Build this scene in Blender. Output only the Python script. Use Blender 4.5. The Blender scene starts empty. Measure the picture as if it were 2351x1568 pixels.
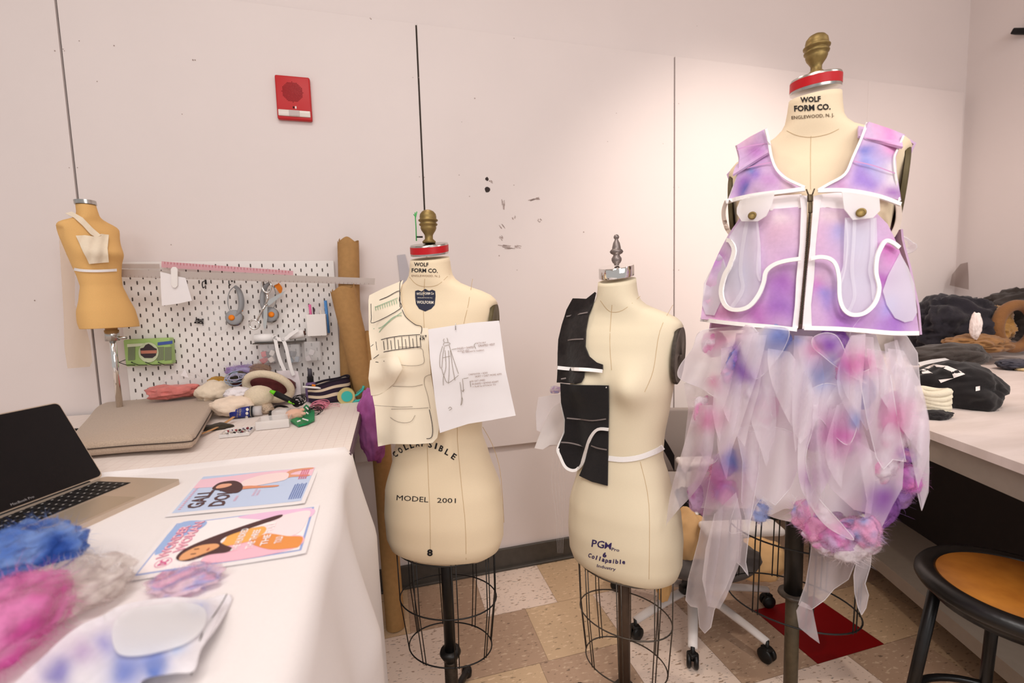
import bpy, bmesh, math, random
from mathutils import Vector, Matrix, noise, geometry
from mathutils.bvhtree import BVHTree
random.seed(7)
PI=math.pi
sc=bpy.context.scene
col=sc.collection
# ---------------------------------------------------------------- camera
FPX=1045.0; CAM=Vector((1.0491,-2.0073,1.279)); YAW,PITCH,ROLL=-.2625,-.0893,-.0295
_cy,_sy,_cp,_sp,_cr,_sr=math.cos(YAW),math.sin(YAW),math.cos(PITCH),math.sin(PITCH),math.cos(ROLL),math.sin(ROLL)
FW=Vector((-_sy*_cp,_cy*_cp,_sp)); _r=Vector((_cy,_sy,0)); _u=_r.cross(FW)
RT=_r*_cr+_u*_sr; UP=-_r*_sr+_u*_cr
cam=bpy.data.cameras.new('camera'); camo=bpy.data.objects.new('camera',cam); col.objects.link(camo)
m=Matrix((RT,UP,-FW)).transposed().to_4x4(); m.translation=CAM; camo.matrix_world=m
cam.sensor_width=36; cam.lens=FPX/2351*36; cam.clip_start=.02
cam.dof.use_dof=True; cam.dof.focus_distance=1.35; cam.dof.aperture_fstop=2.8
sc.camera=camo
# ---------------------------------------------------------------- world, lights, exposure
sc.view_settings.view_transform='Standard'; sc.view_settings.look='None'; sc.view_settings.gamma=1; sc.view_settings.exposure=-0.30
try: sc.cycles.use_denoising=True
except Exception: pass
sc.cycles.max_bounces=8; sc.cycles.transparent_max_bounces=24
w=bpy.data.worlds.new('world'); sc.world=w; w.use_nodes=True
w.node_tree.nodes['Background'].inputs[0].default_value=(1,.96,.95,1); w.node_tree.nodes['Background'].inputs[1].default_value=.62
def area(name,loc,to,size,power,color,sy=None):
    l=bpy.data.lights.new(name,'AREA'); l.energy=power; l.color=color; l.size=size
    if sy: l.shape='RECTANGLE'; l.size_y=sy
    o=bpy.data.objects.new(name,l); col.objects.link(o); o.location=loc
    o.rotation_euler=(Vector(to)-Vector(loc)).to_track_quat('-Z','Y').to_euler(); return o
def spot(name,loc,to,power,color,ang,blend=.8,rad=.05):
    l=bpy.data.lights.new(name,'SPOT'); l.energy=power; l.color=color; l.spot_size=math.radians(ang); l.spot_blend=blend; l.shadow_soft_size=rad
    o=bpy.data.objects.new(name,l); col.objects.link(o); o.location=loc
    o.rotation_euler=(Vector(to)-Vector(loc)).to_track_quat('-Z','Y').to_euler(); return o
area('ceiling_light',(.9,-1.9,3.25),(.9,-1.7,0),1.2,26,(1,.975,.95),.6)
area('ceiling_light',(-.6,-3.0,3.25),(.2,-1,.8),1.2,22,(1,.975,.95),.6)
spot('track_or_fill_spot',(2.8,-1.7,3.05),(2.80,0,1.15),215,(1,.89,.79),66,1,.08)
spot('track_or_fill_spot',(3.7,-1.6,3.05),(3.85,0,1.25),70,(1,.88,.80),66,1,.08)  # second wall spot, added to brighten the right part of the wall
spot('track_or_fill_spot',(1.25,-3.1,3.0),(1.98,-1.1,.88),115,(1,.95,.92),34,.9,.25)  # added fill spot, no real fixture: lifts the dim organza skirt
spot('track_or_fill_spot',(.35,-2.5,3.2),(.7,-1.1,.9),34,(1,.92,.84),60,1,.08)
spot('track_or_fill_spot',(1.2,-.25,3.2),(1.75,-.85,1.0),60,(1,.88,.74),55,1,.04)
area('fill_light',(1.9,-3.9,2.3),(2.0,-.8,1.1),1.8,36,(1,.975,.965),1.0)  # added soft fill from behind the camera, brightens forms, right table and wall
area('ceiling_light',(3.6,-2.6,3.2),(3.0,-.4,1.2),1.0,14,(1,.975,.965),.6)
# ---------------------------------------------------------------- helpers
def s2l(c): return tuple((x/12.92 if x<=.04045 else ((x+.055)/1.055)**2.4) for x in c)
def rgb(r,g,b): return s2l((r/255,g/255,b/255))
def nd(nt,t,**k):
    n=nt.nodes.new(t)
    for a,b in k.items(): setattr(n,a,b)
    return n
def mat(name,c,rough=.7,metal=0,var=0,vscale=40,bump=0,bscale=200,c2=None,spec=.3,sheen=0,trans=0,alpha=1,coat=0,stretch=None,attr=None,detail=4):
    M=bpy.data.materials.new(name); M.use_nodes=True; nt=M.node_tree; b=nt.nodes['Principled BSDF']
    b.inputs['Base Color'].default_value=(*c,1); b.inputs['Roughness'].default_value=rough; b.inputs['Metallic'].default_value=metal
    b.inputs['Specular IOR Level'].default_value=spec; b.inputs['Sheen Weight'].default_value=sheen
    b.inputs['Transmission Weight'].default_value=trans; b.inputs['Alpha'].default_value=alpha; b.inputs['Coat Weight'].default_value=coat
    tc=nd(nt,'ShaderNodeTexCoord'); mp=nd(nt,'ShaderNodeMapping'); nt.links.new(tc.outputs['Object'],mp.inputs[0])
    if stretch: mp.inputs['Scale'].default_value=stretch
    src=None
    if attr:
        a=nd(nt,'ShaderNodeAttribute',attribute_name=attr); src=a.outputs['Color']
    if var or c2:
        n=nd(nt,'ShaderNodeTexNoise'); n.inputs['Scale'].default_value=vscale; n.inputs['Detail'].default_value=detail; nt.links.new(mp.outputs[0],n.inputs[0])
        mr=nd(nt,'ShaderNodeMapRange'); mr.inputs[1].default_value=.35; mr.inputs[2].default_value=.65; nt.links.new(n.outputs[0],mr.inputs[0])
        mx=nd(nt,'ShaderNodeMix',data_type='RGBA'); nt.links.new(mr.outputs[0],mx.inputs[0])
        cc=c2 if c2 else tuple(x*(1-var) for x in c)
        mx.inputs[6].default_value=(*c,1); mx.inputs[7].default_value=(*cc,1)
        if src:
            mx.blend_type='MULTIPLY'; nt.links.new(src,mx.inputs[6]); v=1-var; mx.inputs[7].default_value=(v,v,v,1)
        src=mx.outputs[2]
    if src: nt.links.new(src,b.inputs['Base Color'])
    if bump:
        n=nd(nt,'ShaderNodeTexNoise'); n.inputs['Scale'].default_value=bscale; n.inputs['Detail'].default_value=3; nt.links.new(mp.outputs[0],n.inputs[0])
        bp=nd(nt,'ShaderNodeBump'); bp.inputs['Strength'].default_value=bump; bp.inputs['Distance'].default_value=.004; nt.links.new(n.outputs[0],bp.inputs['Height']); nt.links.new(bp.outputs[0],b.inputs['Normal'])
    return M
def sheer(name,c,op=.5,attr=None,tr=.5):
    M=bpy.data.materials.new(name); M.use_nodes=True; nt=M.node_tree; nt.nodes.remove(nt.nodes['Principled BSDF']); out=nt.nodes['Material Output']
    d=nd(nt,'ShaderNodeBsdfDiffuse'); t=nd(nt,'ShaderNodeBsdfTranslucent'); p=nd(nt,'ShaderNodeBsdfTransparent')
    a=nd(nt,'ShaderNodeMixShader'); a.inputs[0].default_value=tr; b=nd(nt,'ShaderNodeMixShader')
    d.inputs[0].default_value=(*c,1); t.inputs[0].default_value=(*c,1)
    if attr:
        at=nd(nt,'ShaderNodeAttribute',attribute_name=attr); nt.links.new(at.outputs['Color'],d.inputs[0]); nt.links.new(at.outputs['Color'],t.inputs[0])
    lw=nd(nt,'ShaderNodeLayerWeight'); lw.inputs[0].default_value=.25
    mr=nd(nt,'ShaderNodeMapRange'); nt.links.new(lw.outputs['Facing'],mr.inputs[0]); mr.inputs[3].default_value=op; mr.inputs[4].default_value=min(1,op+.45)
    nt.links.new(mr.outputs[0],b.inputs[0])
    nt.links.new(d.outputs[0],a.inputs[1]); nt.links.new(t.outputs[0],a.inputs[2]); nt.links.new(p.outputs[0],b.inputs[1]); nt.links.new(a.outputs[0],b.inputs[2]); nt.links.new(b.outputs[0],out.inputs[0])
    return M
def fuzzy(name,attr='Col'):
    M=bpy.data.materials.new(name); M.use_nodes=True; nt=M.node_tree; nt.nodes.remove(nt.nodes['Principled BSDF']); out=nt.nodes['Material Output']
    at=nd(nt,'ShaderNodeAttribute',attribute_name=attr); d=nd(nt,'ShaderNodeBsdfDiffuse'); t=nd(nt,'ShaderNodeBsdfTranslucent'); a=nd(nt,'ShaderNodeMixShader'); a.inputs[0].default_value=.45
    for x in (d,t): nt.links.new(at.outputs['Color'],x.inputs[0])
    lw=nd(nt,'ShaderNodeLayerWeight'); lw.inputs[0].default_value=.5; mr=nd(nt,'ShaderNodeMapRange'); mr.inputs[1].default_value=.22; mr.inputs[2].default_value=.80; mr.inputs[3].default_value=1; mr.inputs[4].default_value=.0
    n=nd(nt,'ShaderNodeTexNoise'); n.inputs['Scale'].default_value=90; n.inputs['Detail'].default_value=5; m2=nd(nt,'ShaderNodeMath',operation='MULTIPLY'); m3=nd(nt,'ShaderNodeMapRange'); m3.inputs[1].default_value=.3; m3.inputs[2].default_value=.55; m3.inputs[3].default_value=.62
    tc=nd(nt,'ShaderNodeTexCoord'); nt.links.new(tc.outputs['Object'],n.inputs[0]); nt.links.new(n.outputs[0],m3.inputs[0]); nt.links.new(lw.outputs['Facing'],mr.inputs[0]); nt.links.new(mr.outputs[0],m2.inputs[0]); nt.links.new(m3.outputs[0],m2.inputs[1])
    p=nd(nt,'ShaderNodeBsdfTransparent'); b=nd(nt,'ShaderNodeMixShader'); nt.links.new(m2.outputs[0],b.inputs[0]); nt.links.new(p.outputs[0],b.inputs[1]); nt.links.new(a.outputs[0],b.inputs[2])
    nt.links.new(d.outputs[0],a.inputs[1]); nt.links.new(t.outputs[0],a.inputs[2]); nt.links.new(b.outputs[0],out.inputs[0]); return M
def root(name,loc,label,cat,group=None):
    o=bpy.data.objects.new(name,None); o.empty_display_size=.05; o.location=loc; col.objects.link(o); return tag(o,label,cat,group)
def tag(o,label,cat,group=None):
    o['label']=label; o['category']=cat
    if group: o['group']=group
    return o
def struct(o): o['kind']='structure'; return o
def worldloc(o):
    v=Vector((0,0,0))
    while o: v+=o.location; o=o.parent
    return v
def obj(name,vf,M,parent=None,smooth=True,loc=None,cols=None,label=None,auto=False,solid=None,fm=None,fix=False):
    vs,fs=vf; vs=[Vector(v) for v in vs]
    base=worldloc(parent) if parent else (Vector(loc) if loc is not None else (Vector((sum(v.x for v in vs)/len(vs),sum(v.y for v in vs)/len(vs),min(v.z for v in vs))) if vs else Vector()))
    me=bpy.data.meshes.new(name); me.from_pydata([v-base for v in vs],[],[list(f) for f in fs])
    if fix:
        b=bmesh.new(); b.from_mesh(me); bmesh.ops.recalc_face_normals(b,faces=b.faces); b.to_mesh(me); b.free()
    if cols:
        ca=me.color_attributes.new('Col','FLOAT_COLOR','POINT')
        for i,c in enumerate(cols): ca.data[i].color=(*c,1)
    if smooth: me.shade_smooth()
    ms=M if isinstance(M,(list,tuple)) else [M]
    for x in ms: me.materials.append(x)
    if fm: me.polygons.foreach_set('material_index',fm)
    o=bpy.data.objects.new(name,me); col.objects.link(o)
    if parent: o.parent=parent
    else: o.location=base
    if auto:
        try:
            md=o.modifiers.new('edge','EDGE_SPLIT'); md.split_angle=math.radians(40)
        except Exception: pass
    if solid:
        md=o.modifiers.new('solid','SOLIDIFY'); md.thickness=solid; md.offset=0
        if smooth: md=o.modifiers.new('edge','EDGE_SPLIT'); md.split_angle=math.radians(55)
    if label: o['label']=label
    return o
# mesh pieces: each returns (verts, faces)
def join(*ps):
    V=[];F=[]
    for v,f in ps:
        n=len(V); V+=[Vector(x) for x in v]; F+=[[i+n for i in q] for q in f]
    return V,F
def grid(rows,closed=False,cap=False):
    R=len(rows);N=len(rows[0]); V=[p for r in rows for p in r]; F=[]
    for i in range(R-1):
        for j in range(N if closed else N-1):
            k=(j+1)%N; F.append([i*N+j,i*N+k,(i+1)*N+k,(i+1)*N+j])
    if cap: F.append(list(range(N))[::-1]); F.append([(R-1)*N+j for j in range(N)])
    return V,F
def box(cx,cy,cz,sx,sy,sz,bev=0,rz=0,R=None):
    if bev<=0:
        V=[Vector((x*sx/2,y*sy/2,z*sz/2)) for z in(-1,1) for y in(-1,1) for x in(-1,1)]
        F=[[0,2,3,1],[4,5,7,6],[0,1,5,4],[2,6,7,3],[0,4,6,2],[1,3,7,5]]
    else:
        b=bmesh.new(); bmesh.ops.create_cube(b,size=1); bmesh.ops.scale(b,vec=(sx,sy,sz),verts=b.verts)
        bmesh.ops.bevel(b,geom=b.edges[:],offset=min(bev,.49*min(sx,sy,sz)),segments=3,affect='EDGES',profile=.5)
        b.verts.ensure_lookup_table(); V=[v.co.copy() for v in b.verts]; F=[[v.index for v in f.verts] for f in b.faces]; b.free()
    Rm=R if R is not None else Matrix.Rotation(rz,3,'Z'); c=Vector((cx,cy,cz))
    return [Rm@v+c for v in V],F
def lathe(prof,c=(0,0,0),n=28,axis=None,sx=1,sy=1):
    rows=[]
    q=Vector(axis).normalized().to_track_quat('Z','Y') if axis is not None else None
    for r,z in prof:
        row=[]
        for i in range(n):
            a=2*PI*i/n; v=Vector((r*math.cos(a)*sx,r*math.sin(a)*sy,z))
            row.append((q@v if q else v)+Vector(c))
        rows.append(row)
    return grid(rows,True,True)
def tube(pts,r,n=8,closed=False,rf=None,flat=1):
    pts=[Vector(p) for p in pts]; N=len(pts); rows=[]; pv=None
    for i,p in enumerate(pts):
        if closed: t=pts[(i+1)%N]-pts[i-1]
        else: t=pts[min(i+1,N-1)]-pts[max(i-1,0)]
        if t.length<1e-9: t=Vector((0,0,1))
        t.normalize()
        if pv is None:
            a=Vector((0,0,1)) if abs(t.z)<.9 else Vector((1,0,0)); u=t.cross(a).normalized()
        else: u=(pv-t*pv.dot(t)); u=u.normalized() if u.length>1e-6 else t.orthogonal().normalized()
        pv=u; v=t.cross(u); rr=r if rf is None else r*rf(i/(N-1))
        rows.append([p+(u*math.cos(2*PI*k/n)+v*math.sin(2*PI*k/n)*flat)*rr for k in range(n)])
    if closed: rows.append(rows[0]); return grid(rows,True)
    return grid(rows,True,True)
def spl(pts,n=8,closed=False):
    pts=[Vector(p) for p in pts]; N=len(pts); out=[]
    for i in range(N if closed else N-1):
        if closed: p0,p1,p2,p3=pts[i-1],pts[i],pts[(i+1)%N],pts[(i+2)%N]
        else: p0,p1,p2,p3=pts[max(i-1,0)],pts[i],pts[i+1],pts[min(i+2,N-1)]
        for k in range(n):
            t=k/n; out.append(.5*((2*p1)+(p2-p0)*t+(2*p0-5*p1+4*p2-p3)*t*t+(3*p1-3*p2+p3-p0)*t**3))
    if not closed: out.append(pts[-1])
    return out
def cyl(a,b,r,n=14,r2=None):
    a=Vector(a);b=Vector(b); return tube([a,b],r,n,rf=(None if r2 is None else (lambda t:1+(r2/r-1)*t)))
def prism(poly,z0,z1):
    n=len(poly); V=[Vector((p[0],p[1],z0)) for p in poly]+[Vector((p[0],p[1],z1)) for p in poly]
    F=[list(range(n))[::-1],[i+n for i in range(n)]]+[[i,(i+1)%n,(i+1)%n+n,i+n] for i in range(n)]
    return V,F
# picture rays -> places in the room
def ray(px,py): return FW+RT*((px-1175.5)/FPX)-UP*((py-784)/FPX)
def onz(px,py,z): D=ray(px,py); return CAM+D*((z-CAM.z)/D.z)
def ony(px,py,y): D=ray(px,py); return CAM+D*((y-CAM.y)/D.y)
def dep(px,py,d): return CAM+ray(px,py)*d
def toPx(P):
    v=Vector(P)-CAM; z=v.dot(FW); return 1175.5+FPX*v.dot(RT)/z,784-FPX*v.dot(UP)/z,z
def S_z(z): return lambda x,y:(z-CAM.z)/ray(x,y).z
def S_y(y0): return lambda x,y:(y0-CAM.y)/ray(x,y).y
def S_d(d): return lambda x,y:d
def S_pl(a,b,c):
    a,b,c=[dep(*q) for q in (a,b,c)]; n=(b-a).cross(c-a)
    return lambda x,y:n.dot(a-CAM)/n.dot(ray(x,y))
def S_bvh(bv):
    def f(x,y):
        D=ray(x,y); L=D.length; h=bv.ray_cast(CAM,D/L)
        return None if h[0] is None else h[3]/L
    return f
def S_off(s,o): return lambda x,y:(lambda t:None if t is None else t-o)(s(x,y))
def inpoly(x,y,P):
    c=False;j=len(P)-1
    for i in range(len(P)):
        if (P[i][1]>y)!=(P[j][1]>y) and x<(P[j][0]-P[i][0])*(y-P[i][1])/(P[j][1]-P[i][1])+P[i][0]: c=not c
        j=i
    return c
def sheet2(poly,surf,res=12,off=.0,sm=2,wob=None,round_=False,wrinkle=0,seed=0,relax=True):
    """cloth or paper whose outline is poly, lying on a surface; returns verts,faces,px"""
    P=[Vector((p[0],p[1])) for p in poly]
    if round_:
        P=[Vector((v.x,v.y)) for v in spl([(p.x,p.y,0) for p in P],5,True)]
    B=[]
    for i in range(len(P)):
        a,b=P[i],P[(i+1)%len(P)]; n=max(1,int((b-a).length/res))
        for k in range(n): B.append(a+(b-a)*(k/n))
    nb=len(B); xs=[p.x for p in B]; ys=[p.y for p in B]; pts=list(B)
    y=min(ys)+res*.5; r=0
    while y<max(ys):
        x=min(xs)+(res*.5 if r%2 else 0)
        while x<max(xs):
            if inpoly(x,y,B) and min((x-b.x)**2+(y-b.y)**2 for b in B)>(res*.55)**2: pts.append(Vector((x,y)))
            x+=res
        y+=res*.87; r+=1
    vs,es,fs,*_=geometry.delaunay_2d_cdt(pts,[(i,(i+1)%nb) for i in range(nb)],[list(range(nb))],1,1e-4)
    vs=[Vector(v) for v in vs]; T=[surf(v.x,v.y) for v in vs]; nbr=[set() for _ in vs]
    for f in fs:
        for i in range(len(f)): nbr[f[i]].add(f[i-1]); nbr[f[i-1]].add(f[i])
    if all(t is None for t in T): T=[1.2]*len(T)
    while any(t is None for t in T):
        T2=list(T); ch=False
        for i,t in enumerate(T):
            if t is None:
                q=[T[j] for j in nbr[i] if T[j] is not None]
                if q: T2[i]=sum(q)/len(q); ch=True
        T=T2
        if not ch:
            mv=[t for t in T if t is not None]; T=[(sum(mv)/len(mv)) if t is None else t for t in T]
    for _ in range(sm): T=[t if not nbr[i] else .5*t+.5*sum(T[j] for j in nbr[i])/len(nbr[i]) for i,t in enumerate(T)]
    if sm and relax:
        for i,v in enumerate(vs):
            h=surf(v.x,v.y)
            if h is not None: T[i]=min(T[i],h)
    V=[]
    for v,t in zip(vs,T):
        t-=off
        if wob:
            a,fr,an=wob[:3]; ph=wob[3] if len(wob)>3 else 0
            s=v.x*math.cos(an)+v.y*math.sin(an); t-=a*(1+math.sin(s*fr+ph+1.3*noise.noise(Vector((v.x*.006,v.y*.006,seed)))))
        if wrinkle: t-=wrinkle*(noise.fractal(Vector((v.x*.012,v.y*.012,seed+5)),1,2,3)+.6)
        V.append(CAM+ray(v.x,v.y)*t)
    F=[list(f) for f in fs]
    out=[]
    for f in F:
        n=(V[f[1]]-V[f[0]]).cross(V[f[2]]-V[f[0]])
        out.append(f if n.dot(V[f[0]]-CAM)<0 else f[::-1])
    return V,out,vs
def blobcol(blobs,base):
    """dye patches: base colour plus (x,y,r,colour) patches"""
    def f(x,y):
        n=noise.noise(Vector((x*.02,y*.02,3.3)))*22; m=noise.noise(Vector((x*.02,y*.02,9.1)))*22
        c=Vector(base); 
        for bx,by,r,cc in blobs:
            d=math.hypot(x+n-bx,y+m-by)/r; k=math.exp(-d*d*1.1); c=c*(1-k)+Vector(cc)*k
        return tuple(c)
    return f
def sheet(name,poly,surf,M,parent=None,thick=.001,colf=None,label=None,**k):
    V,F,px=sheet2(poly,surf,**k)
    return obj(name,(V,F),M,parent,cols=[colf(p.x,p.y) for p in px] if colf else None,label=label,solid=thick)
def strokes(name,lines,wpx,surf,M,parent,off=.001,smoothn=4,label=None,raw=False,thick=0,dens=10):
    V=[];F=[]
    for L in lines:
        ww=wpx
        if isinstance(L,tuple) and isinstance(L[0],(int,float)) and isinstance(L[1],list): ww,L=L
        p=[Vector((a,b,0)) for a,b in L]; 
        if smoothn and len(p)>2: p=spl(p,smoothn)
        q=[]
        for i in range(len(p)-1):
            n=max(1,int((p[i+1]-p[i]).length/dens)); q+=[p[i].lerp(p[i+1],k/n) for k in range(n)]
        q.append(p[-1]); last=None; base=len(V)
        for i,c in enumerate(q):
            t=(q[min(i+1,len(q)-1)]-q[max(i-1,0)]); t=t.normalized() if t.length>1e-6 else Vector((1,0,0)); nrm=Vector((-t.y,t.x,0))*ww/2
            tc=surf(c.x,c.y)
            if tc is None: tc=last
            if tc is None: tc=next((surf(z.x,z.y) for z in q if surf(z.x,z.y) is not None),1.2)
            last=tc
            for s in (1,-1):
                e=c+nrm*s; te=surf(e.x,e.y)
                if te is None or abs(te-tc)>.03: te=tc
                V.append(CAM+ray(e.x,e.y)*(te-off))
            if i: b=base+2*i; F.append([b-2,b,b+1,b-1])
    if raw: return V,F
    return obj(name,(V,F),M,parent,label=label,solid=thick if thick else None,smooth=False)
_tc={}
def text2d(s,bold=0):
    if (s,bold) in _tc: return _tc[(s,bold)]
    cu=bpy.data.curves.new('t','FONT'); cu.body=s; cu.offset=bold; cu.resolution_u=2
    o=bpy.data.objects.new('t',cu); col.objects.link(o); dg=bpy.context.evaluated_depsgraph_get(); dg.update()
    me=bpy.data.meshes.new_from_object(o.evaluated_get(dg)); V=[Vector((v.co.x,v.co.y)) for v in me.vertices]; F=[list(p.vertices) for p in me.polygons]
    bpy.data.objects.remove(o); bpy.data.curves.remove(cu); bpy.data.meshes.remove(me)
    _tc[(s,bold)]=(V,F); return V,F
def text_px(s,cx,cy,w,h,surf,off=.0012,rot=0,bold=0,gap=False,skew=0):
    """lettering whose box is centred at cx,cy, laid on a surface"""
    V,F=text2d(s,bold)
    if not V: return [],[]
    x0=min(v.x for v in V);x1=max(v.x for v in V);y0=min(v.y for v in V);y1=max(v.y for v in V)
    tc=surf(cx,cy); out=[]
    for v in V:
        a=((v.x-x0)/(x1-x0)-.5)*w; b=((v.y-y0)/(y1-y0)-.5)*h; a+=skew*b
        X=cx+a*math.cos(rot)+b*math.sin(rot); Y=cy+a*math.sin(rot)-b*math.cos(rot); t=surf(X,Y); 
        if t is None: t=tc or 1.3
        out.append(CAM+ray(X,Y)*(t-off))
    return out,[list(f) for f in F]
def text_uv(s,u0,v0,u1,v1,fn,bold=0):
    V,F=text2d(s,bold); x0=min(v.x for v in V);x1=max(v.x for v in V);y0=min(v.y for v in V);y1=max(v.y for v in V)
    return [fn(u0+(v.x-x0)/(x1-x0)*(u1-u0),v0+(v.y-y0)/(y1-y0)*(v1-v0)) for v in V],[list(f) for f in F]
def lump(c,r,amp=.25,fr=3,seed=0,sub=4,squash=0,stretch=None):
    b=bmesh.new(); bmesh.ops.create_icosphere(b,subdivisions=sub,radius=1); V=[]
    for v in b.verts:
        n=v.co.normalized(); k=1+amp*noise.fractal(n*fr+Vector((seed*3.1,seed,0)),1.2,2,3)
        V.append(Vector((n.x*r[0]*k,n.y*r[1]*k,n.z*r[2]*k))+Vector(c))
    F=[[v.index for v in f.verts] for f in b.faces]; b.free(); return V,F
def wool(name,c,r,cols,parent=None,fib=700,seed=0,L=.3,amp=.16,fr=1.5,M=None,label=None,wd=.00035,sub=4,loc=None,cfr=1.6,core=1.0):
    rd=random.Random(seed*17+3); c=Vector(c)
    V,F=lump((0,0,0),r,amp,fr,seed,sub); V=[v*core for v in V]
    def cf(n):
        k=(noise.noise(n*cfr+Vector((seed*2.3,1.7,seed)))+.55)/1.1*len(cols); k=max(0,min(len(cols)-1.001,k)); i=int(k); f=k-i
        f=f*f*(3-2*f); a=Vector(cols[i]);b=Vector(cols[min(i+1,len(cols)-1)]); return tuple(a*(1-f)+b*f)
    rr=max(r); C=[cf(Vector((v.x/r[0],v.y/r[1],v.z/r[2]))) for v in V]; n0=len(V)
    for i in range(fib):
        j=rd.randrange(n0); p=V[j]*rd.uniform(.9,1.0); d=Vector((p.x/r[0]**2,p.y/r[1]**2,p.z/r[2]**2)).normalized()
        d=(d+Vector([rd.gauss(0,.9) for _ in range(3)])).normalized(); ln=rr*L*rd.uniform(.3,1.2); cur=Vector([rd.gauss(0,1) for _ in range(3)])*.9
        sd=d.orthogonal().normalized()*wd; b=len(V); cc=C[j]; cc=tuple(min(1,x*1.05+.03) for x in cc)
        for k in range(5):
            V.append(p+sd*(1-k/5)); V.append(p-sd*(1-k/5)); C.append(cc); C.append(cc)
            if k: F.append([b+2*k-2,b+2*k,b+2*k+1,b+2*k-1])
            p=p+d*ln/4; d=(d+cur*.35).normalized()
    return obj(name,([v+c for v in V],F),M or M_wool,parent,cols=C,label=label,loc=loc)
# ---------------------------------------------------------------- materials
M_wool=fuzzy('wool_fibre')
M_wall=mat('white_painted_board',rgb(228,216,212),.55,var=.02,vscale=3,bump=.04,bscale=300)
M_gap=mat('panel_gap',rgb(70,62,55),.9)
M_base=mat('dark_vinyl_base',rgb(78,72,66),.45,var=.15,vscale=30)
M_ceil=mat('ceiling_paint',rgb(225,215,208),.8,var=.02)
M_steel=mat('brushed_steel',(.55,.53,.5),.25,1,var=.15,vscale=60)
M_chrome=mat('chrome',(.8,.78,.75),.08,1)
M_brass=mat('aged_brass',rgb(152,128,80),.5,.8,var=.35,vscale=30,bump=.1)
M_canvas=mat('cream_linen',rgb(236,216,184),.75,var=.05,vscale=900,bump=.08,bscale=1500,sheen=.1)
M_canvas2=mat('off_white_linen',rgb(228,214,186),.75,var=.05,vscale=900,bump=.08,bscale=1500,sheen=.1)
M_tan=mat('ochre_jersey',rgb(230,182,115),.8,var=.06,vscale=600)
M_red=mat('red_enamel',rgb(190,20,30),.4,var=.06)
M_ink=mat('black_ink',rgb(35,32,34),.8,var=.3,vscale=400)
M_blackm=mat('black_metal',rgb(28,26,25),.4,.3,var=.3,vscale=80,spec=.5)
M_greym=mat('grey_metal',rgb(88,80,72),.42,.6,var=.3,vscale=80,spec=.5)
M_white=mat('white_cotton',rgb(238,231,229),.85,var=.02,vscale=300,bump=.05,bscale=900,sheen=.1)
M_paper=mat('white_paper',rgb(238,232,232),.8,var=.01)
M_plast=mat('white_plastic',rgb(238,232,228),.35,var=.01)
M_black=mat('black_felt',rgb(30,26,27),.95,var=.35,vscale=500,bump=.2,bscale=700,sheen=.15)
M_kraft=mat('kraft_paper',rgb(176,134,84),.8,var=.1,vscale=60,bump=.08,bscale=400)
M_org=sheer('white_organza',(.96,.93,.96),.46,tr=.4)
M_orgA=sheer('dyed_organza',(1,1,1),.60,attr='Col',tr=.4)
M_pad=mat('padded_dyed_fabric',(1,1,1),.8,attr='Col',var=.06,vscale=120,bump=.12,bscale=90,sheen=.2)
M_bias=mat('white_bias_tape',rgb(244,240,238),.8,var=.02,vscale=300)
PINK=rgb(240,178,212);HOT=rgb(234,146,204);PUR=rgb(180,138,208);BLU=rgb(130,145,212);LBL=rgb(165,180,225);WHT=rgb(238,230,236);LIL=rgb(212,180,215);MAG=rgb(190,90,165)
# ---------------------------------------------------------------- the room
WX0,WX1=-2.6,4.46
wall=struct(obj('wall_back',box((WX0+WX1)/2,.075,1.65,WX1-WX0,.1,3.3),M_wall,smooth=False,loc=(0,0,0)))
TP,BP=2.427,.608
for a,b in ((-2.44,-1.22),(-1.22,0),(0,1.22),(1.22,2.44),(2.44,3.66),(3.66,4.41)):
    o=struct(obj('wall_panel',box((a+b)/2,.0125,(TP+BP)/2,b-a-.007,.025,TP-BP,.0015),M_wall,wall,smooth=False))
# dark filler strips seen in the joints
for x in (-1.22,0,1.22,2.44):
    struct(obj('joint_strip',box(x,.018,(TP+BP)/2,.008,.01,TP-BP),M_gap,wall,smooth=False))
struct(obj('joint_strip',box(3.66,.012,(TP+BP)/2,.008,.02,TP-BP),M_wall,wall,smooth=False))
struct(obj('baseboard_back',join(box((WX0+WX1)/2,.018,.051,WX1-WX0,.014,.102,.004),box((WX0+WX1)/2,.006,.006,WX1-WX0,.022,.012,.004)),M_base,smooth=False))
wr=struct(obj('wall_right',box(WX1+.05,-1.8,1.65,.1,3.7,3.3),M_wall,smooth=False))
struct(obj('baseboard_right',box(WX1-.007,-1.8,.051,.014,3.6,.102,.004),M_base,smooth=False))
struct(obj('ceiling',box(.9,-1.8,3.35,7.2,3.8,.1),M_ceil,smooth=False))
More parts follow.
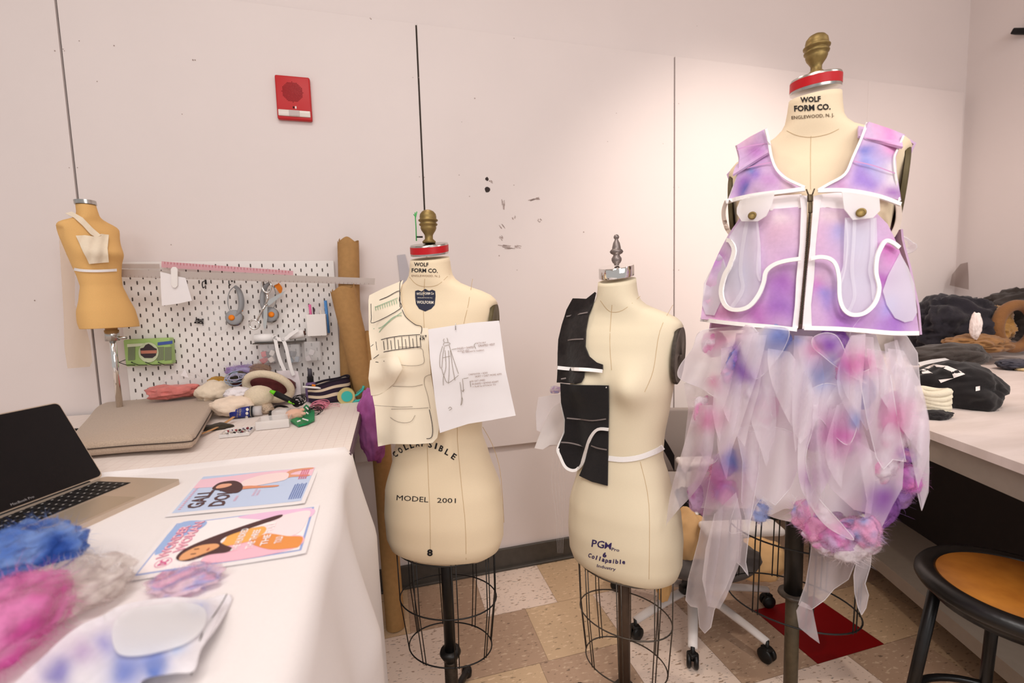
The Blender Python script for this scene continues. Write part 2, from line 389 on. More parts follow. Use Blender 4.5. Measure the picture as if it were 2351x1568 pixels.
# floor of 12 inch vinyl tiles in staggered rows
tmat=[]
for nm,c1,c2 in (('cream_vinyl',(236,214,198),(168,140,118)),('tan_vinyl',(206,176,142),(228,200,168)),('brown_vinyl',(182,152,128),(208,182,156)),('red_vinyl',(128,6,10),(110,4,8)),('beige_vinyl',(196,168,138),(162,134,106))):
    M=mat(nm,rgb(*c1),.42,spec=.3); nt=M.node_tree; b=nt.nodes['Principled BSDF']
    tc=nd(nt,'ShaderNodeTexCoord'); mp=nd(nt,'ShaderNodeMapping'); mp.inputs['Scale'].default_value=(38,95,1); mp.inputs['Rotation'].default_value=(0,0,.3); nt.links.new(tc.outputs['Object'],mp.inputs[0])
    n=nd(nt,'ShaderNodeTexNoise'); n.inputs['Scale'].default_value=1; n.inputs['Detail'].default_value=2; nt.links.new(mp.outputs[0],n.inputs[0])
    cr=nd(nt,'ShaderNodeValToRGB'); e=cr.color_ramp; e.elements[0].position=.30; e.elements[1].position=.36
    dk=tuple(x*.45 for x in rgb(*c1)); e.elements[0].color=(*dk,1); e.elements[1].color=(*rgb(*c1),1)
    q=e.elements.new(.60); q.color=(*rgb(*c1),1); q=e.elements.new(.68); q.color=(*rgb(*c2),1)
    nt.links.new(n.outputs[0],cr.inputs[0])
    if nm=='red_vinyl': pass
    else: nt.links.new(cr.outputs[0],b.inputs['Base Color'])
    tmat.append(M)
V=[];F=[];fm=[]; T=.305; RY=T*.94; rd=random.Random(4)
key={}
fixed={(0,4):0,(0,5):1,(0,3):2,(0,6):0,(1,3):0,(1,4):2,(1,5):1,(1,6):0,(2,2):0,(2,3):2,(2,4):1,(2,5):2,(2,6):0,(1,7):2,(2,7):2,(2,8):3,(2,9):1,(2,10):4,(3,5):2,(3,6):0,(3,7):0,(3,8):2,(3,9):4,(3,10):2,(4,6):0,(4,7):0,(4,8):2,(4,9):1}
offs={0:.5,1:.03,2:-.08+1,3:.35,4:0}
for rI in range(0,14):
    off=offs.get(rI,.5 if rI%2 else 0)
    for c in range(-9,16):
        x0=(c+off)*T; y1=-rI*RY+ (0 if rI else .03)
        g=.0006; xa,xb=x0+g,x0+T-g; ya,yb=-(rI+1)*RY+g,(y1-g)
        if xb>WX1: continue
        n=len(V); V+=[(xa,ya,0),(xb,ya,0),(xb,yb,0),(xa,yb,0)]; F.append([n,n+1,n+2,n+3])
        cc=c if rI!=2 else c+1
        fm.append(fixed.get((rI,cc),rd.choice([1,2,2,4,1,0])))
n=len(V); V+=[(WX0,-4,-.002),(WX1,-4,-.002),(WX1,.03,-.002),(WX0,.03,-.002)]; F.append([n,n+1,n+2,n+3]); fm.append(2)
n=len(V); V+=[(WX0,-4,-.06),(WX1,-4,-.06),(WX1,.03,-.06),(WX0,.03,-.06)]; F.append([n+3,n+2,n+1,n]); fm.append(2)
struct(obj('floor',(V,F),tmat,smooth=False,fm=fm,loc=(0,0,0)))
# marks on the boards
def disc_wall(px,py,r,seed=0,y=-.0005):
    c=ony(px,py,0); n=9; return [Vector((c.x+r*math.cos(2*PI*i/n)*(1+.5*noise.noise(Vector((i*1.7,seed,0)))),y,c.z+r*math.sin(2*PI*i/n)*(1+.6*noise.noise(Vector((i*2.1,seed,4)))))) for i in range(n)],[list(range(n))[::-1]]
M_mark=mat('paint_scuff',rgb(165,145,138),.9); M_dark=mat('dark_chip',rgb(60,50,48),.9)
struct(obj('paint_chip',disc_wall(1118,411,.008,1),M_dark,wall)); struct(obj('paint_chip',disc_wall(1119,436,.013,2),M_dark,wall))
P=[]
for px,py in ((182,94),(145,113),(448,138),(148,117),(852,44),(1180,88),(948,178),(962,178),(1547,238),(1558,238),(1546,430),(1558,430),(1546,620),(1558,620),(418,262),(223,187),(262,105),(443,138),(80,690),(393,562),(1340,533),(1060,280),(1090,226),(1415,260),(1522,330),(1395,325),(1187,620),(1146,587),(963,406),(974,407),(1054,402),(1078,451),(1180,425),(1600,60),(159,385),(178,385),(126,117),(850,42)):
    P.append(disc_wall(px,py,random.uniform(.0015,.003),px))
o=struct(obj('screw_dots',join(*P),M_mark,wall)); 
P=[]
rd=random.Random(9)
for px,py,l,a in ((1157,470,28,1.5),(1160,566,40,.15),(1172,572,22,.1),(1190,566,14,.2),(1222,460,26,-.3),(1153,520,14,1),(1240,506,10,.8),(1128,418,8,.5),(1150,546,10,.9),(1180,500,8,1.2),(1235,455,10,0)):
    c=Vector((px,py)); d=Vector((math.cos(a),math.sin(a)))*l/2
    for k in range(5):
        j=Vector((rd.uniform(-4,4),rd.uniform(-3,3))); P.append([tuple(c-d*rd.random()+j),tuple(c+d*rd.random()+j)])
struct(strokes('scuff_marks',P,1.3,S_y(0),M_mark,wall,off=.0008))
# ---------------------------------------------------------------- dress forms
PROF=[(0,.128,.075,.075),(.006,.150,.094,.094),(.02,.168,.108,.110),(.05,.178,.117,.121),(.12,.180,.121,.128),(.20,.174,.115,.126),(.30,.144,.096,.102),(.37,.125,.088,.085),(.43,.130,.092,.088),(.52,.147,.100,.100),(.58,.158,.105,.105),(.65,.170,.103,.108),(.70,.180,.092,.105),(.735,.188,.078,.095),(.755,.190,.066,.085),(.772,.176,.059,.076),(.786,.150,.054,.070),(.799,.115,.053,.066),(.811,.086,.055,.064),(.822,.070,.056,.062),(.838,.061,.055,.058),(.86,.057,.0535,.055),(.90,.0535,.052,.052)]
def prof(z,P=PROF):
    if z<=P[0][0]: return P[0][1:]
    for i in range(len(P)-1):
        if z<=P[i+1][0]:
            p0,p1,p2,p3=P[max(i-1,0)],P[i],P[i+1],P[min(i+2,len(P)-1)]; t=(z-p1[0])/(p2[0]-p1[0])
            t2=t*t*(3-2*t)*.3+t*.7
            return tuple(p1[k]+(p2[k]-p1[k])*t2 for k in (1,2,3))
    return P[-1][1:]
class Form:
    def __init__(s,x,y,ztop,yaw,sw=1,H=.9,sd=1,bust=1,lean=0,tilt=.22):
        s.x,s.y,s.z0,s.H,s.sw,s.sd,s.bust,s.lean=x,y,ztop-H,H,sw,sd,bust,lean
        s.tilt=tilt
        d=Vector((CAM.x-x,CAM.y-y,0)).normalized(); d=Matrix.Rotation(yaw,3,'Z')@d; s.F=d; s.S=Vector((-d.y,d.x,0))
    def pt(s,z,t,off=0,infl=0):
        """z: 0..0.9 model height, t angle (pi/2 = front)"""
        a,f,b=prof(z); ct,st=math.cos(t),math.sin(t); p=.88
        a=a*s.sw+off+infl; dd=(f if st>=0 else b)*s.sd+off+infl
        X=a*math.copysign(abs(ct)**p,ct); Y=dd*math.copysign(abs(st)**p,st)
        if .60<z<.745: X=max(-.174*s.sw-off,min(.174*s.sw+off,X))
        if st>0:
            for sx in (-1,1):
                e=((X-sx*.078*s.sw)/.050)**2+((z-.585)/.052)**2; Y+=s.bust*.040*math.exp(-e)
        elif .0<z<.35: Y-=.018*math.exp(-((z-.14)/.08)**2)*abs(st)
        Y+=.012*max(0,min(1,(z-.7)/.15))
        return s.W(X,Y,z)
    def W(s,X,Y,z):
        z-=s.tilt*Y*max(0,min(1,(z-.84)/.05))
        return Vector((s.x,s.y,s.z0+z*s.H/.9))+s.S*(X+s.lean*(z-.45))+s.F*Y
    def mesh(s,zs,off=0,n=72,t0=0,t1=2*PI,cap=True,infl=None):
        full=abs(t1-t0-2*PI)<1e-6; rows=[]
        for z in zs: rows.append([s.pt(z,t0+(t1-t0)*i/(n if full else n-1),off,infl(z) if infl else 0) for i in range(n)])
        return grid(rows,full,cap and full)
ZS=[0,.003,.006,.012,.02,.035]+[.05+.0125*i for i in range(68)]
ZS=[z for z in ZS if z<=.9]
def shaft_oval(fm,z,a,b,n=40): return [fm.W(a*math.cos(2*PI*i/n),b*math.sin(2*PI*i/n),z) for i in range(n)]
def finial_brass(c,s=1):
    pr=[(.0,0),(.017,0),(.019,.003),(.018,.006),(.0115,.012),(.0115,.022),(.014,.027),(.020,.036),(.0225,.043),(.021,.047),(.025,.050),(.026,.053),(.022,.0565),(.0225,.059),(.027,.062),(.0275,.0645),(.023,.068),(.0235,.073),(.022,.081),(.0165,.088),(.009,.092),(0,.0935)]
    return lathe([(r*s,z*s) for r,z in pr],c,32)
def finial_spire(c,s=1):
    pr=[(0,0),(.007,0),(.0075,.004),(.011,.007),(.0145,.014),(.0145,.02),(.010,.027),(.009,.030),(.0165,.034),(.0195,.039),(.0165,.044),(.0125,.047),(.0125,.051),(.0095,.064),(.0055,.072),(.0045,.074),(.0075,.078),(.008,.082),(.0055,.087),(0,.089)]
    v,f=lathe([(r*s,z*s) for r,z in pr],c,36)
    # ribbed band
    out=[]
    for i,p in enumerate(v):
        k=i//36; 
        if 8<=k<=10 and i%2: p=Vector((c[0]+(p.x-c[0])*.9,c[1]+(p.y-c[1])*.9,p.z))
        out.append(p)
    return out,f
def cage(fm,R,M,z_mid,z_bot,am,ab,at,wr=.0017,pairs=8,ph=0):
    def oval(z,a,b): return shaft_oval(fm,z,a,b,48)
    k=.72
    for z,(a) in ((z_mid,am),(z_bot,ab)):
        obj('cage_ring',tube(oval(z,a,a*k),wr*1.25,6,True),M,R)
    obj('cage_ring',tube(oval(.012,at,at*k),wr*1.2,6,True),M,R)
    for i in range(pairs):
        t=2*PI*(i+.5)/pairs+ph
        for e in (-.045,.045):
            tt=t+e*1.0
            def P(z,a): return fm.W(a*math.cos(tt),a*k*math.sin(tt),z)
            obj('cage_wire',tube([P(.015,at),P(z_mid,am),P(z_bot-.004,ab)],wr,6),M,R)
def armplates(fm,R,M,rim):
    for sx in (-1,1):
        rows=[]
        c0=Vector((sx*.175*fm.sw,-.002,.672))
        for k,(r,dx) in enumerate(((0.02,.004),(.8,.004),(.97,.006),(1.03,.003),(1.03,-.004))):
            rows.append([fm.W(c0.x+sx*dx-sx*.006*math.sin(a)*(-1)-sx*(.0),c0.y+math.cos(a)*.050*r,c0.z+math.sin(a)*.080*r) for a in [2*PI*i/36 for i in range(36)]])
        obj('armhole_plate',grid(rows,True,True),M,R,auto=True)
def dress_form(name,label,fm,M,band,fin,Mfin,capM,pole,cageM,zm,zb,am,ab,at,finc=(0,0),ph=0,neckz=.9):
    R=root(name,(fm.x,fm.y,0),label,'dress form')
    body=obj('torso',fm.mesh(ZS),M,R)
    # neck cap
    a,b=.053*fm.sw,.051
    def ov(z,s=1): return [fm.W(a*s*math.cos(2*PI*i/48),b*s*math.sin(2*PI*i/48)+.012,z) for i in range(48)]
    obj('neck_cap',grid([ov(.899,1.0),ov(.901,1.012),ov(.926,1.012),ov(.929,.985),ov(.929,.02)],True,True),capM,R,auto=True)
    if band: obj('red_band',grid([ov(.905,1.012),ov(.905,1.024),ov(.924,1.024),ov(.924,1.012)],True),M_red,R,auto=True,label='glossy red band around the neck cap')
    top=fm.W(finc[0],finc[1]+.012,.931)
    obj('finial',fin((top.x,top.y,top.z)),Mfin,R)
    armplates(fm,R,M_greym if not band else mat('plate_grey_green',rgb(98,86,58),.5,.3,var=.2),None)
    cage(fm,R,cageM,zm,zb,am,ab,at,ph=ph)
    # pole, collar, foot
    x,y=fm.W(0,0,0).x,fm.W(0,0,0).y; zz=fm.z0
    for nm,pr,mm in pole(zz): obj(nm,lathe(pr,(x,y,0),24),mm,R)
    base=[]
    for i in range(4):
        a=PI/4+i*PI/2+.3; d=Vector((math.cos(a),math.sin(a),0)); c=Vector((x,y,0))
        base.append(tube(spl([c+d*.03+Vector((0,0,.035)),c+d*.07+Vector((0,0,.03)),c+d*.11+Vector((0,0,.02)),c+d*.14+Vector((0,0,.016))],5),.012,8))
        base.append(lathe([(0,0),(.016,.0),(.018,.012),(.016,.024),(0,.026)],c+d*.14+Vector((0,0,.0)),12))
    base.append(lathe([(.0,.01),(.035,.01),(.045,.03),(.03,.05),(.0,.05)],(x,y,0),20))
    obj('base',join(*base),cageM,R)
    return R,body
def bvh_of(*vfs):
    v,f=join(*vfs); return BVHTree.FromPolygons([tuple(p) for p in v],f)
P1=dep(981,562,1.30); P2=dep(1416,612,1.33); P3=dep(1866,190,1.10)
F1=Form(P1.x+.012,P1.y,P1.z-.025,-.36,1.0,.888,lean=-.005); F2=Form(P2.x+.01,P2.y,P2.z-.025,-.40,.97,.90,lean=-.01); F3=Form(P3.x-.005,P3.y,P3.z-.025,-.03,.98,.99,lean=.02,tilt=.12)
def pole1(z): return [('pole',[(0,z+.1),(.0175,z+.1),(.0175,z-.33),(0,z-.33)],M_blackm),('collar',[(0,z-.325),(.03,z-.325),(.033,z-.335),(.02,z-.36),(0,z-.36)],M_blackm),('spring',[(0,z-.35)]+[(.0205 if i%2 else .017,z-.36-.004*i) for i in range(32)]+[(0,z-.5)],M_greym),('lower_pole',[(0,z-.3),(.014,z-.36),(.014,.03),(0,.03)],M_blackm)]
def pole2(z): return [('pole',[(0,z+.1),(.018,z+.1),(.018,z-.395),(0,z-.395)],mat('bronze_pole',rgb(85,68,56),.5,.2,var=.15)),('collar',[(0,z-.385),(.021,z-.39),(.025,z-.40),(.025,z-.44),(0,z-.44)],M_greym),('lower_pole',[(0,z-.4),(.013,z-.44),(.013,.03),(0,.03)],M_greym)]
def pole3(z): return [('pole',[(0,z+.1),(.0215,z+.1),(.0215,z-.29),(0,z-.29)],M_blackm),('collar',[(0,z-.285),(.034,z-.287),(.036,z-.294),(.018,z-.30),(0,z-.30)],M_greym),('lower_pole',[(0,z-.29),(.017,z-.3),(.017,.03),(0,.03)],mat('worn_pole',rgb(92,80,62),.5,.3,var=.3))]
D1,B1=dress_form('dress_form','cream linen dress form with red neck band and stamped hips, nearest the white table',F1,M_canvas,True,finial_brass,M_brass,M_steel,pole1,M_blackm,-.15,-.31,.150,.130,.152)
D2,B2=dress_form('dress_form','off-white dress form with shiny chrome neck cap and grey spire finial, middle one',F2,M_canvas2,False,finial_spire,mat('pewter',rgb(140,128,124),.4,.6,var=.2),M_chrome,pole2,M_greym,-.15,-.31,.145,.130,.148,ph=.2)
D3,B3=dress_form('dress_form','tallest dress form wearing the dyed vest and organza skirt, red neck band',F3,M_canvas,True,lambda c:finial_brass(c,1.02),M_brass,M_steel,pole3,M_blackm,-.105,-.285,.155,.155,.150,ph=.1)
BV1=bvh_of(F1.mesh(ZS)); BV2=bvh_of(F2.mesh(ZS)); BV3=bvh_of(F3.mesh(ZS))
# ---------------------------------------------------------------- tables
TZ=.91
lt=root('cutting_table',(-.1,-.41,0),'long white cutting table against the back wall under the pegboard','table')
M_mat=mat('cutting_mat',rgb(236,224,214),.6)
nt=M_mat.node_tree; tc=nd(nt,'ShaderNodeTexCoord'); br=nd(nt,'ShaderNodeTexBrick'); br.offset=0; br.inputs['Scale'].default_value=1; br.inputs['Brick Width'].default_value=.0254; br.inputs['Row Height'].default_value=.0254; br.inputs['Mortar Size'].default_value=.0006
br.inputs['Color1'].default_value=(*rgb(238,226,218),1); br.inputs['Color2'].default_value=(*rgb(238,226,218),1); br.inputs['Mortar'].default_value=(*rgb(224,206,198),1)
nt.links.new(tc.outputs['Object'],br.inputs[0]); nt.links.new(br.outputs[0],nt.nodes['Principled BSDF'].inputs['Base Color'])
obj('table_top',box(-.63,-.42,TZ-.016,3.14,.80,.026,.003),mat('dark_table_edge',rgb(88,66,78),.5),lt,smooth=False)
obj('cutting_mat',box(-.63,-.42,TZ-.0015,3.13,.80,.003,.001),M_mat,lt,smooth=False)
for x in (-1.9,.86):
    for y in (-.1,-.74): obj('leg',box(x,y,.44,.05,.05,.88,.004),M_greym,lt,smooth=False)
obj('apron',box(-.6,-.08,.84,2.9,.02,.08),M_greym,lt,smooth=False)
ft=root('table',(.2,-1.6,0),'front work table hidden beneath the white cloth','table')
obj('table_top',box(-.4,-1.66,TZ-.02,2.62,1.66,.03,.003),M_plast,ft,smooth=False)
for x in (-1.5,.84):
    for y in (-.95,-2.4): obj('leg',box(x,y,.44,.05,.05,.88,.004),M_greym,ft,smooth=False)
# white cloth: top and hanging right side, one continuous sheet
XE=.925
def cloth():
    ys=[-.80-.0125*i for i in range(126)]; rows=[]
    for y in ys:
        row=[]; fy=(-.80-y)
        # across the top
        for i in range(70):
            x=-1.4+(XE+1.4)*i/69; z=TZ+.0035
            # gathered folds near the back edge
            e=max(0,1-fy/.075)
            s=x*1.3
            z+=.012*e*max(0,math.sin((fy*95)+3.2*noise.noise(Vector((x*1.6,fy*4,1)))+1))*(1 if fy>.01 else .4)
            z+=.0006*noise.noise(Vector((x*5,fy*7,2)))**2*4
            # creases near the right corner
            c=max(0,1-math.hypot(x-.90,fy-.12)/.10); z+=.005*c*max(0,math.sin((x-.88)*60+(fy)*55))
            row.append(Vector((x,y,z)))
        # over the edge and down
        drop=.86-.08*math.sin(fy*4)-.05*(fy<.1); N=34
        amp0=.035+.02*math.sin(fy*3)
        for j in range(1,N+1):
            q=j/N; d=q*drop; k=min(1,d/.25)
            fold=math.sin(fy*21+1.2*noise.noise(Vector((fy*3,d*1.2,3)))*2+.6*d)*(.6+.4*math.sin(fy*8))
            if d<.015: x=XE+.012*(d/.015); z=TZ+.003-d*.35
            else: x=XE+.012+.008*k+k*amp0*.7*(.9+fold)+.01*d; z=TZ+.003-.005-(d-.015)
            yy=y+.014*k*math.cos(fy*21)+ (.10*k*q*max(0,1-fy/.25))
            row.append(Vector((x,yy,max(z,.02))))
        rows.append(row)
    return grid(rows)
v,f=cloth()
cl=obj('tablecloth',(v,[q[::-1] for q in f]),M_white,solid=.0015); tag(cl,'white cloth draped over the front table and hanging down its right side','tablecloth')
# right-hand table
a=Vector((2.406,-1.137)); d=Vector((.103,.263)).normalized()
A=lambda y:(a.x+(y-a.y)*d.x/d.y)
rt=root('worktable',(3.4,-.8,0),'big pale laminate worktable beside the right wall piled with clothes','table')
M_lam=mat('worn_laminate',rgb(228,214,208),.55,vscale=3,stretch=(1,5,1),c2=rgb(212,197,189))
def poly(y0,y1,ins=0,x1=4.40): return [(A(y0)+ins,y0),(A(y1)+ins,y1),(x1,y1),(x1,y0)]
obj('table_top',prism(poly(-1.85,-.02),TZ-.022,TZ),M_lam,rt,smooth=False)
M_gr=mat('grey_frame',rgb(150,138,126),.5,var=.05)
obj('edge_rail',prism([(A(-1.85)+.015,-1.85),(A(-.03)+.015,-.03),(A(-.03)+.05,-.03),(A(-1.85)+.05,-1.85)],TZ-.085,TZ-.022),M_gr,rt,smooth=False)
M_dk=mat('dark_cabinet',rgb(38,30,28),.7,var=.1)
obj('cabinet_back',prism(poly(-1.8,-.04,.62),.22,TZ-.03),M_dk,rt,smooth=False)
obj('lower_shelf',prism(poly(-1.8,-.04,.30),.17,.22),M_gr,rt,smooth=False)
for y in (-.1,-1.78): obj('leg',box(A(y)+.36,y,.085,.05,.05,.17),M_dk,rt,smooth=False)
obj('kick_base',prism(poly(-1.8,-.04,.55),.0,.17),M_dk,rt,smooth=False)
# ---------------------------------------------------------------- what the cream form wears
SB1,SB2,SB3=S_bvh(BV1),S_bvh(BV2),S_bvh(BV3)
M_seam=mat('seam_thread',rgb(196,168,128),.9)
def letter(name,parts,M,parent): return obj(name,join(*parts),M,parent,smooth=False)
tx=text_px
letter('lettering',[tx('WOLF',967,607,33,9,SB1,rot=.03,bold=.02),tx('FORM CO.',975,621,60,9.5,SB1,rot=.02,bold=.02)],M_ink,D1)
letter('lettering',[tx('ENGLEWOOD, N. J.',978,634,66,6,SB1,rot=.01)],mat('faded_ink',rgb(150,120,95),.9),D1)
arc=[('C',907,1043,-.75),('O',919,1034,-.6),('L',932,1026,-.42),('L',945,1022,-.3),('A',958,1019,-.15),('P',972,1018,.0),('S',988,1021,.15),('I',1001,1024,.25),('B',1013,1030,.4),('L',1027,1038,.5),('E',1042,1048,.6)]
letter('lettering',[tx(c,x,y,4 if c=='I' else 9,14,SB1,rot=r,bold=.025) for c,x,y,r in arc],M_ink,D1)
letter('lettering',[tx('MODEL',947,1145,73,12,SB1,rot=.07),tx('2001',1025,1149,43,11,SB1,rot=.02)],M_ink,D1)
letter('lettering',[tx('8',987,1269,13,16,SB1,bold=.04)],M_ink,D1)
# crest
sh=[(953,668),(960,666),(968,669),(976,663),(985,668),(992,665),(999,668),(1000,680),(998,700),(990,709),(976,715),(962,709),(955,698),(953,682)]
cr=sheet('crest',sh,SB1,mat('navy_print',rgb(42,44,62),.7),D1,thick=0,res=6,off=.001,sm=0)
obj('lettering',join(tx('WOLFFORM Co',976,674,40,6,SB1,off=.0016,rot=-.03,bold=.02),tx('WOLFORM',976,694,38,7,SB1,off=.0016,rot=.02,bold=.02),tx('ENGLEWOOD N.J.',976,684,34,3,SB1,off=.0016)),mat('cream_print',rgb(225,215,200),.7),cr,smooth=False)
def seamline(pts,fmS,R,w=1.1): strokes('seam',[pts],w,fmS,M_seam,R,off=.0006)
seamline([(975,640),(972,700),(974,760),(978,900),(982,1060),(987,1180),(988,1262)],SB1,D1)
seamline([(1085,640),(1075,700),(1062,770),(1068,900),(1050,980),(1058,1100),(1068,1200),(1070,1285)],SB1,D1)
seamline([(1108,980),(1130,1020),(1146,1070),(1153,1130),(1157,1200)],SB1,D1,1.3)
seamline([(940,636),(955,652),(975,658),(1005,654),(1032,630)],SB1,D1)
M_mus=mat('pattern_muslin',rgb(246,232,208),.85,var=.02,vscale=20)
vest=[(848,678),(880,662),(926,643),(919,667),(922,697),(932,728),(953,745),(968,753),(983,753),(984,804),(989,858),(999,919),(1006,960),(1008,985),(1004,1005),(993,1017),(953,1020),(899,1019),(868,1025),(861,938),(855,908),(853,823),(847,766),(846,690)]
pv=root('pattern_vest',worldloc(D1)+Vector((0,0,.9)),'half vest of cream muslin pattern paper with pencil lines, pinned on the cream form','sewing pattern')
SV=S_off(SB1,.004)
# the pattern hangs straight from the bust
def hang(S,x0,ylim):
    def f(x,y):
        t=S(x,min(y,ylim)); 
        if t is None: return None
        if y>ylim:
            u=S(x,y); t2=t*1.0+(y-ylim)*.00003
            t=min(t2,u if u is not None else 9)
        return t
    return f
SV1=S_off(hang(SB1,0,880),.004)
sheet('front_panel',vest,SV1,M_mus,pv,thick=.0008,res=9,off=.003,sm=8)
SVs=S_off(SV1,.006)
M_pen=mat('black_pen',rgb(60,55,58),.9); M_pcl=mat('pencil',rgb(150,138,125),.9); M_grn=mat('green_pencil',rgb(150,180,150),.9)
Z=lambda L:[(800+a/2.614,460+b/2.614) for a,b in L]
strokes('pen_line',[Z([(140,570),(135,600),(150,610),(230,580),(305,543),(305,600),(310,650),(150,735),(138,700),(135,620)]),Z([(322,655),(345,700),(400,745),(435,755),(440,775),(435,800)]),Z([(132,880),(150,865),(200,835),(300,815),(430,805)]),Z([(150,950),(200,915),(260,900),(350,888),(430,878)]),Z([(318,480),(308,510),(310,640)]),Z([(485,1255),(500,1330),(505,1390),(495,1425),(468,1430)])],1.5,SVs,M_pen,pv)
strokes('gather_line',[Z([(a,840-(a-160)*.09+8*math.sin(a)),(a+6,900-(a-160)*.06)]) for a in range(165,430,22)],1.3,SVs,M_pen,pv,smoothn=0)
strokes('pencil_line',[Z([(300,880),(430,885),(450,930),(448,980),(380,993),(300,985)]),Z([(265,1115),(380,1118),(445,1105)]),Z([(165,1255),(380,1250),(480,1245)]),Z([(495,1045),(460,1060),(455,1100),(475,1170),(490,1250)]),Z([(230,1220),(240,1290),(300,1330),(370,1330),(400,1290)]),Z([(155,1230),(300,1240),(385,1238)])],1,SVs,M_pcl,pv)
strokes('green_line',[Z([(150,645),(295,585)]),Z([(180,830),(185,790),(240,730),(320,670)]),Z([(150,770),(200,760),(270,700),(320,690)])]+[Z([(a,600+ (270-a)*.33),(a+4,625+(270-a)*.33)]) for a in range(160,300,14)],1.4,SVs,M_grn,pv)
obj('handwriting',tx('1¼"',972,775,14,12,SVs,off=.001,bold=.03),M_ink,pv,smooth=False)
flap=[(850,827),(880,822),(913,816),(924,846),(905,880),(882,900),(868,906),(852,908),(846,869)]
fo=sheet('pocket_flap',flap,S_off(SV1,.010),M_mus,pv,thick=.001,res=8,sm=6,wob=(.004,.08,1.2))
strokes('pin',[[(862,831),(869,832)],[(876,830),(882,829)]],1.6,S_off(SV1,.021),M_ink,pv,smoothn=0)
# sketch sheet
PLs=S_pl((983,756,1.135),(1146,736,1.145),(1184,954,1.165))
def SK(x,y):
    t=PLs(x,y); u=SB1(x,y)
    if u is not None and u-.012<t: t=u-.012
    if y>850: t+=(y-850)*.00009
    return t-.004-.004*math.cos((y-850)*.03)*(1 if abs(y-850)<50 else 0)-.002*math.sin(x*.05+y*.02)
sk=sheet('sketch_paper',[(983,756),(1029,749),(1083,741),(1146,736),(1153,790),(1161,850),(1172,900),(1184,954),(1130,964),(1075,973),(1040,984),(1010,994),(999,919),(987,823)],SK,M_paper,None,thick=.0006,res=11,sm=3,off=.006,relax=False)
tag(sk,'white paper with a dress sketch and notes, pinned across the cream form','paper')
SKs=S_off(SK,.0085)
D=[Z(l) for l in ([(570,870),(575,855),(605,855),(607,865),(575,875)],[(575,830),(570,840),(575,850)],[(592,825),(598,850)],[(565,875),(550,930),(548,990),(560,1005),(565,940),(575,880)],[(605,870),(620,920),(640,980),(660,1040)],[(565,945),(610,935)],[(580,900),(585,1000),(570,1060),(570,1110)],[(600,900),(605,990),(600,1100)],[(612,900),(625,1000),(640,1080)],[(560,1010),(575,1060),(600,1095),(660,1050)],[(600,1250),(610,1240),(620,1250),(605,1260)],[(685,1070),(690,1145),(682,1140)],[(690,1145),(695,1135)],[(670,1090),(680,1180),(675,1230),(685,1200),(680,1180)],[(690,1070),(720,1065)],[(620,895),(650,890)],[(765,855),(755,870),(765,890)],[(730,1085),(735,1120)])]
for _d in D: strokes('drawing_line',[_d],1.1,SKs,M_pcl,sk)
wr=[('FAILED + SHAPED',703,885,100,14),('MUSLIN VEST',690,902,70,9),('BOTH HALF',797,855,55,11),('DRAPED VEST',830,868,100,14),('ALTERNATE FABRIC',748,905,135,10),('CARPENTER + SIDES',778,1040,115,11),('SKIRT + CAST MORE APPS',840,1050,160,12),('USE GKT LINED',775,1082,90,11),('IN SHAPE + SEWING ADAPT',822,1095,160,12),('+ FLAP & ATTACH TO',815,1112,140,10)]
obj('handwriting',join(*[tx(s,800+a/2.614,460+b/2.614,w_/2.614,h_/2.9,SKs,rot=-.10,off=.001) for s,a,b,w_,h_ in wr]),mat('brown_pencil',rgb(160,135,125),.9),sk,smooth=False)
obj('pin',tube([dep(1046,742,SKs(1046,742)-.002),dep(1046,756,SKs(1046,756)-.003),dep(1046,760,(SB1(1046,760) or 1.2)+.006)],.0009,6),M_steel,sk)
# ---------------------------------------------------------------- middle form: felt panels
letter('lettering',[tx('PG',1373,1249,29,17,SB2,rot=.14,bold=.015),tx('M',1396,1253,15,15,SB2,rot=.14,bold=.005),tx('Pro',1413,1262,18,7,SB2,rot=.15,bold=.01),tx('6',1388,1274,9,12,SB2,bold=.05),tx('Industry',1392,1304,44,9,SB2,rot=.2,bold=.01)]+[tx(c,1354+i*7.8,1276.5+15*(1-(1-i/10)**2)+(2 if c=='p' else (-1.5 if c in 'Cllib' else 0)),2.5 if c in 'li' else 6.8,(10 if c in 'Cllib' else (10 if c=='p' else 7.5)),SB2,rot=.34-.03*i,bold=.03) for i,c in enumerate('Collapsible')],mat('purple_ink',rgb(52,38,88),.8),D2)
seamline([(1405,700),(1400,780),(1404,850)],SB2,D2); seamline([(1545,700),(1515,760),(1500,850),(1480,900)],SB2,D2)
seamline([(1378,690),(1400,715),(1430,712),(1470,680)],SB2,D2); seamline([(1470,1060),(1490,1160),(1490,1330)],SB2,D2)
SBo=lambda o:S_off(SB2,o)
v2=root('felt_vest',worldloc(D2)+Vector((0,0,.8)),'half vest of black felt pieces with white bias tape, pinned on the middle form','vest')
up=[(1315,685),(1347,686),(1366,670),(1369,673),(1364,692),(1351,723),(1345,757),(1343,795),(1353,818),(1370,832),(1384,837),(1384,849),(1342,853),(1341,866),(1334,878),(1319,881),(1288,878),(1278,878),(1280,853),(1280,811),(1282,780),(1290,746),(1301,711)]
BKf=mat('quilted_black_felt',rgb(38,31,30),.95,var=.4,vscale=60,bump=.5,bscale=70,sheen=.15)
sheet('yoke_panel',up,SBo(.006),BKf,v2,thick=.006,res=9,sm=4,off=.004)
lo=[(1286,880),(1320,884),(1397,885),(1398,940),(1397,984),(1372,986),(1355,1006),(1345,1036),(1335,1066),(1319,1080),(1299,1073),(1286,1048),(1281,1029),(1296,994),(1297,964),(1288,925)]
sheet('body_panel',lo,SBo(.006),M_black,v2,thick=.005,res=9,sm=4,off=.004)
